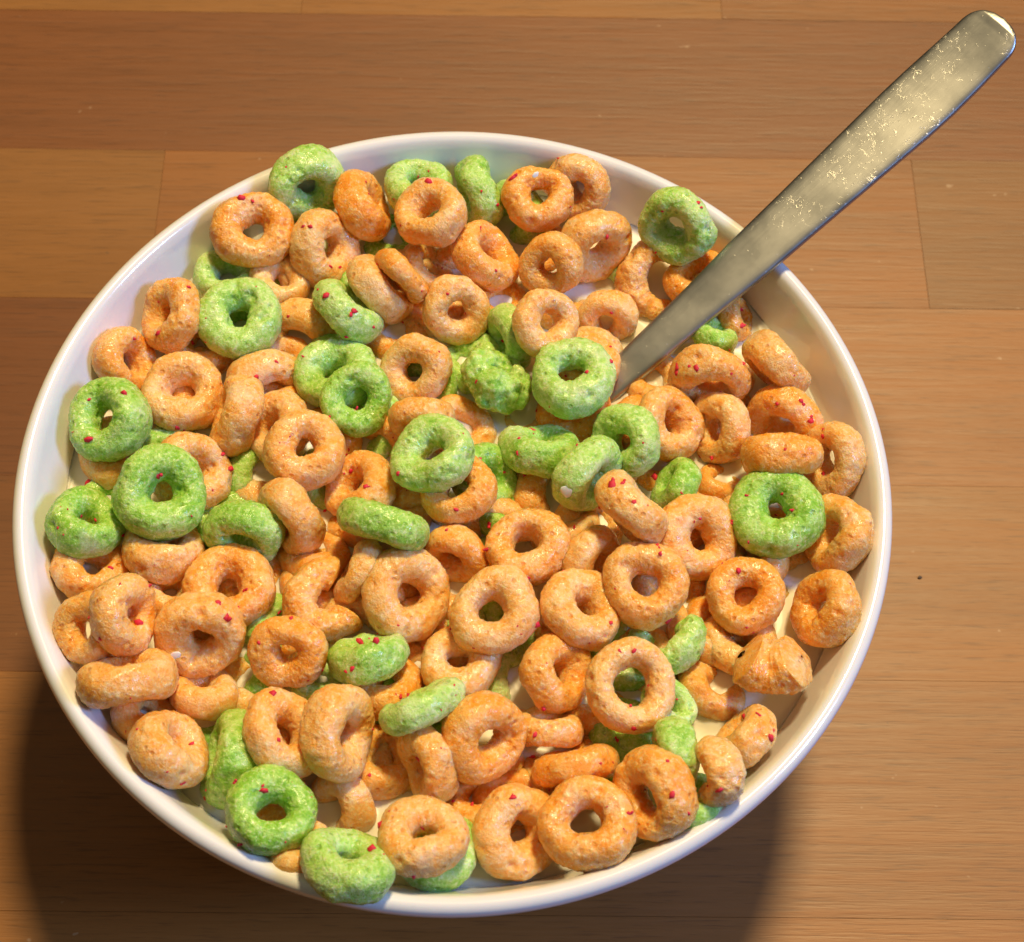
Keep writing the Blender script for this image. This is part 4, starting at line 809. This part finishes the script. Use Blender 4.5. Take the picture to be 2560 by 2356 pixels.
SPECK_MESHES = [speck_mesh(s) for s in range(8)]
SPECKS = [(0, -216, 570, 289, 38), (0, -4, 524, 285, 38), (0, 302, -588, 284, 11), (1, 361, 454, 380, 11), (1, -602, -146, 313, 11), (1, -642, -493, 21, 17), (144, -229, -5, 137, 38), (2, -73, 251, 253, 14), (2, 623, 362, 75, 30), (2, 37, -448, 328, 38), (3, -100, 405, 301, 30), (4, 543, 281, 357, 38), (4, -218, 341, 297, 17), (6, 520, 172, 342, 17), (7, -226, 543, 276, 24), (7, 190, 682, 75, 14), (20, -461, 534, 100, 24), (20, 377, 479, 344, 11), (19, -619, 418, 99, 24), (19, -551, 407, 235, 30), (19, 210, 81, -94, 14), (19, -165, -332, 336, 20), (19, 108, -365, 327, 30), (11, -683, -145, 0, 20), (11, -525, -447, 40, 38), (11, 37, -663, 188, 30), (11, 512, -528, 162, 38), (11, 233, -601, -292, 24), (8, -533, 205, 375, 17), (10, -207, 575, 166, 24), (7, 178, 679, 74, 20), (7, -229, 543, 276, 24), (21, 243, 147, 273, 17), (21, 23, 210, 113, 11), (16, 77, 534, 292, 38), (21, -464, -550, 97, 11), (22, 298, 604, 33, 17), (22, 565, 380, -207, 20), (18, -427, 70, 346, 17), (18, -343, -297, 353, 20), (17, -372, 232, 306, 20), (17, 51, -612, 261, 24), (14, 252, 70, 246, 14), (15, -254, 409, 228, 24), (15, 181, -79, 42, 14), (41, 575, 380, 247, 14), (12, -503, -248, 334, 14), (13, 458, -403, 68, 11), (138, 160, 212, 208, 14), (34, -153, -159, 112, 17), (40, -466, -442, 123, 14), (16, -505, -319, 297, 14), (25, -412, 553, 29, 24), (24, -564, 268, 234, 38), (24, 607, -221, 163, 20), (23, 733, -57, -21, 30), (26, 66, 412, 351, 30), (30, -171, 395, 294, 20), (30, 446, 552, 38, 30), (30, 546, 504, 92, 24), (30, -290, -489, 340, 14), (33, 115, 313, 283, 20), (36, 465, 220, 228, 17), (36, -375, -425, 184, 20), (35, 292, -86, 290, 24), (35, 724, 211, 180, 24), (88, -19, 187, 108, 38), (88, -85, -410, 148, 38), (37, -687, -43, 168, 17), (84, -617, 430, 120, 38), (84, -248, 614, 255, 20), (84, 390, 500, 222, 17), (83, -20, 665, -51, 17), (84, 590, 307, -149, 24), (35, -400, -678, 135, 24), (84, -264, 609, 235, 30), (84, -635, 426, 133, 24), (84, -394, 586, 182, 24), (194, 564, 152, 241, 30), (84, 380, 493, 236, 14), (85, 461, 500, 4, 20), (87, 319, -381, 7, 24), (89, -28, 624, 259, 17), (4, 544, 286, 363, 30), (4, -218, 348, 292, 24), (4, -506, -272, 353, 11), (4, -240, -458, 293, 38), (5, -107, -750, 125, 38), (5, 1, -782, 13, 17), (54, 498, 325, 254, 30), (54, 233, -338, 426, 11), (54, 650, 55, 279, 38), (53, -218, 87, 208, 14), (53, -65, 275, 200, 30), (55, -511, -28, 331, 11), (55, -394, -87, 341, 11), (55, -109, 130, 62, 24), (55, 194, 64, 45, 30), (55, -420, -564, 176, 11), (55, -517, -388, 170, 17), (55, 638, -232, 40, 24), (53, 530, -484, 310, 14), (57, -352, 330, 199, 30), (61, -433, 446, 291, 11), (58, 280, -133, 248, 38), (61, 195, 513, 351, 24), (59, -164, -740, 150, 14), (62, 290, 723, 126, 38), (62, 328, 730, 174, 17), (60, 188, -561, 297, 14), (61, 204, -127, 131, 38), (61, -570, -47, -264, 14), (63, -158, -153, 233, 11), (61, -549, -457, -29, 20), (60, 287, -231, 265, 30), (62, 445, 548, 270, 38), (48, -317, 127, 336, 11), (48, -497, -9, 332, 11), (9, -507, -366, 230, 17), (208, 629, -313, 217, 17), (208, 577, -413, 223, 14), (50, -148, 221, 258, 14), (50, -52, 273, 206, 30), (50, 123, 272, 214, 11), (147, 146, 335, 308, 11), (147, 305, 315, 277, 11), (43, -435, 480, 331, 11), (43, 719, 121, 249, 11), (44, -383, -554, 107, 11), (43, -542, -419, 313, 30), (183, -203, 610, 137, 11), (46, -340, 232, 276, 17), (46, 234, 86, 257, 17), (188, -187, -625, 238, 30), (75, -448, 324, 223, 14), (75, -152, 584, 53, 24), (45, 10, -511, 215, 30), (47, -251, -435, 183, 11), (77, -699, -152, 196, 20), (169, -193, 154, 237, 24), (70, -709, -236, 173, 11), (69, 38, 602, -8, 38), (74, -330, -626, 354, 14), (76, -737, -314, -48, 14), (76, 414, -388, 350, 11), (74, -545, -703, -27, 11), (108, 60, 326, 232, 17), (40, -460, -435, 123, 24), (9, -18, -234, 104, 30), (50, 424, -242, 332, 30), (79, -168, 350, 270, 30), (79, -150, 272, 242, 11), (79, -416, -406, 322, 17), (79, -432, -587, 123, 17), (80, 57, 613, -247, 20), (80, 522, 464, 183, 11), (81, 668, 63, 262, 17), (46, 229, 98, 260, 20), (78, -649, 167, 16, 24), (98, -534, 498, -10, 38), (98, -458, 497, -176, 24), (98, -63, 657, -93, 30), (98, 153, 623, -216, 11), (102, 285, -491, 115, 17), (150, 72, 249, 251, 38), (185, 236, -582, 256, 20), (47, -243, -421, 163, 38), (77, -694, -152, 198, 24), (77, 32, -723, 157, 30), (101, -429, 598, 187, 14), (97, -49, 320, 328, 20), (97, -155, 247, 321, 14), (97, -298, -286, 356, 11), (99, 197, 638, 228, 30), (99, 251, 469, 337, 30), (99, -548, -161, 265, 17), (99, 403, -605, -68, 38), (76, 428, -374, 351, 11), (76, 479, -496, 268, 11), (101, 406, -408, 314, 20), (76, 740, -263, 80, 38), (97, 528, 276, 384, 38), (96, -390, 564, 181, 14), (83, -284, -544, 210, 24), (83, 54, -530, 277, 24), (153, -53, -450, 244, 38), (92, -499, 198, 348, 20), (89, -26, 621, 256, 20), (89, 347, 640, 21, 24), (89, 406, 581, 44, 17), (89, 590, 395, 101, 14), (89, 598, 318, 150, 38), (91, -1, 577, 249, 17), (90, 54, -661, 125, 17), (92, -512, 203, 341, 17), (92, 116, 262, 277, 24), (92, 321, -78, 339, 20), (92, -774, -256, 272, 30), (91, -187, -112, -170, 11), (91, -31, -278, 184, 30), (91, 29, 453, 280, 24), (94, 630, 285, 3, 14), (96, -102, 370, 296, 30), (96, -271, 178, 307, 11), (96, 34, -664, 216, 17), (96, 139, -667, -26, 11), (186, 79, 464, 340, 14), (92, 373, -718, 229, 14), (92, -483, -682, 312, 14), (64, 17, -709, -234, 11), (66, -699, -112, 85, 20), (66, 261, 40, 318, 30), (66, -52, -732, 91, 14), (66, 323, -660, 55, 24), (117, -605, 422, 155, 30), (67, -229, -577, 396, 11), (67, -475, -563, 342, 14), (117, -159, 331, 308, 14), (117, -149, 264, 244, 30), (114, -352, 560, 259, 20), (114, -278, -311, 340, 11), (61, -425, -483, -182, 17), (156, -367, -508, 43, 11), (117, -463, -529, -80, 24), (117, -702, -197, -171, 14), (69, -460, 240, 242, 24), (108, -123, 264, 231, 38), (108, 221, -515, 336, 38), (108, -389, -597, 2, 24), (108, -281, -631, 35, 30), (69, 628, -215, 203, 17), (69, 411, -372, 316, 17), (114, -351, 543, 254, 30), (114, -267, -309, 332, 20), (109, 212, -539, 272, 17), (109, 281, -542, 242, 24), (110, -104, 448, 257, 38), (107, -638, 196, 136, 11), (110, 681, -344, 111, 14), (110, 633, -400, -36, 11), (76, -338, -704, 154, 20), (113, 554, 71, 316, 20), (113, 233, -429, 318, 14), (116, 232, 568, -156, 11), (115, -216, -457, 313, 24), (112, 92, 407, 217, 30), (112, 225, 639, -115, 11), (117, -176, 323, 310, 14), (117, -126, 241, 233, 11), (117, 307, 390, 325, 11), (117, 643, 171, 231, 11), (117, 223, -597, 228, 14), (118, 325, 24, 301, 38), (118, 512, -116, 373, 14), (119, -543, 258, 335, 11), (119, -665, 92, 175, 38), (119, 685, -52, 244, 14), (119, -138, -673, -142, 30), (121, -274, 563, 348, 38), (134, -446, -175, 269, 20), (134, -141, -282, 284, 20), (119, 15, 182, 19, 24), (110, 307, -644, -142, 11), (105, -283, 546, 325, 24), (105, -50, 546, 345, 24), (105, -105, 328, 121, 11), (105, 308, 3, 59, 20), (105, -80, -397, 188, 24), (105, -11, -756, 208, 24), (127, 115, 117, 91, 14), (106, -505, -33, 320, 11), (106, -239, -679, -52, 30), (125, -216, -501, 6, 38), (163, -408, -99, 306, 20), (124, 418, -632, -2, 17), (124, 631, -389, -55, 11), (121, -271, 586, 343, 24), (122, 357, 174, 309, 11), (122, 698, 45, 328, 24), (122, 617, -219, 380, 17), (123, 463, 612, 166, 17), (123, 635, 99, 284, 30), (123, -245, 56, -48, 17), (123, 753, -239, 4, 17), (129, 505, -145, 228, 11), (130, 209, 238, 198, 38), (126, -103, 370, 300, 30), (128, -197, -200, 197, 20), (101, 138, -737, 53, 11), (163, -167, -794, 79, 11), (130, 523, -217, 172, 17), (130, 530, -252, 151, 14), (130, 207, 210, 191, 38), (130, 413, -473, -160, 38), (130, 501, -337, -160, 30), (129, 499, -125, 214, 38), (129, 283, -122, 299, 11)]                                   # ring number, local position (0.01 mm), radius (0.01 mm)
rnd = random.Random(5)
for ri, x, y, z, r in SPECKS:
    o = bpy.data.objects.new("red_speck", rnd.choice(SPECK_MESHES))
    COL.objects.link(o)
    o.parent = ring_objs[ri]
    o.location = (x * 1e-5, y * 1e-5, z * 1e-5)
    s = r * 2.35e-5
    o.scale = (s * rnd.uniform(0.7, 1.35), s * rnd.uniform(0.7, 1.2), s * rnd.uniform(0.6, 0.95))
    o.rotation_euler = (rnd.uniform(0, 6), rnd.uniform(0, 6), rnd.uniform(0, 6))

# ------------------------------------------------------------------ drops of milk left on some rings (parts of them)
DROPS = [(80, -694, 340, 129, -0.8, 0.47, 0.38, 120), (62, -381, -247, 359, 0.04, -0.09, 1.0, 90), (24, -91, 345, 281, 0.46, -0.57, 0.68, 80)]                                     # ring number, local position and normal, radius (0.01 mm)
bm = bmesh.new()
bmesh.ops.create_icosphere(bm, subdivisions=3, radius=1.0)
for v_ in bm.verts: v_.co.z *= 0.24; v_.co.x *= 1.0 + 0.25 * math.sin(2.0 * v_.co.y)
drop_me = bpy.data.meshes.new("milk_drop"); bm.to_mesh(drop_me); bm.free()
drop_me.polygons.foreach_set('use_smooth', [True] * len(drop_me.polygons)); drop_me.materials.append(M_DROP)
for ri, x, y, z, nx_, ny_, nz_, r in DROPS:
    o = bpy.data.objects.new("milk_drop", drop_me)
    COL.objects.link(o); o.parent = ring_objs[ri]
    o.location = (x * 1e-5, y * 1e-5, z * 1e-5)
    o.scale = (r * 1e-5,) * 3
    o.rotation_euler = Vector((nx_, ny_, nz_)).to_track_quat('Z', 'Y').to_euler()

# ------------------------------------------------------------------ crumb on the table
bm = bmesh.new()
bmesh.ops.create_icosphere(bm, subdivisions=2, radius=0.0003)
r = random.Random(3)
for v in bm.verts:
    v.co *= r.uniform(0.7, 1.2); v.co.z *= 0.4; v.co.x *= 1.5
me = bpy.data.meshes.new("dark_crumb"); bm.to_mesh(me); bm.free(); me.materials.append(M_CRUMB)
o = bpy.data.objects.new("dark_crumb", me); COL.objects.link(o)
o.location = (0.1006, 0.0136, 0.0003)
tag(o, "tiny dark crumb lying alone on the table right of the bowl", "crumb")
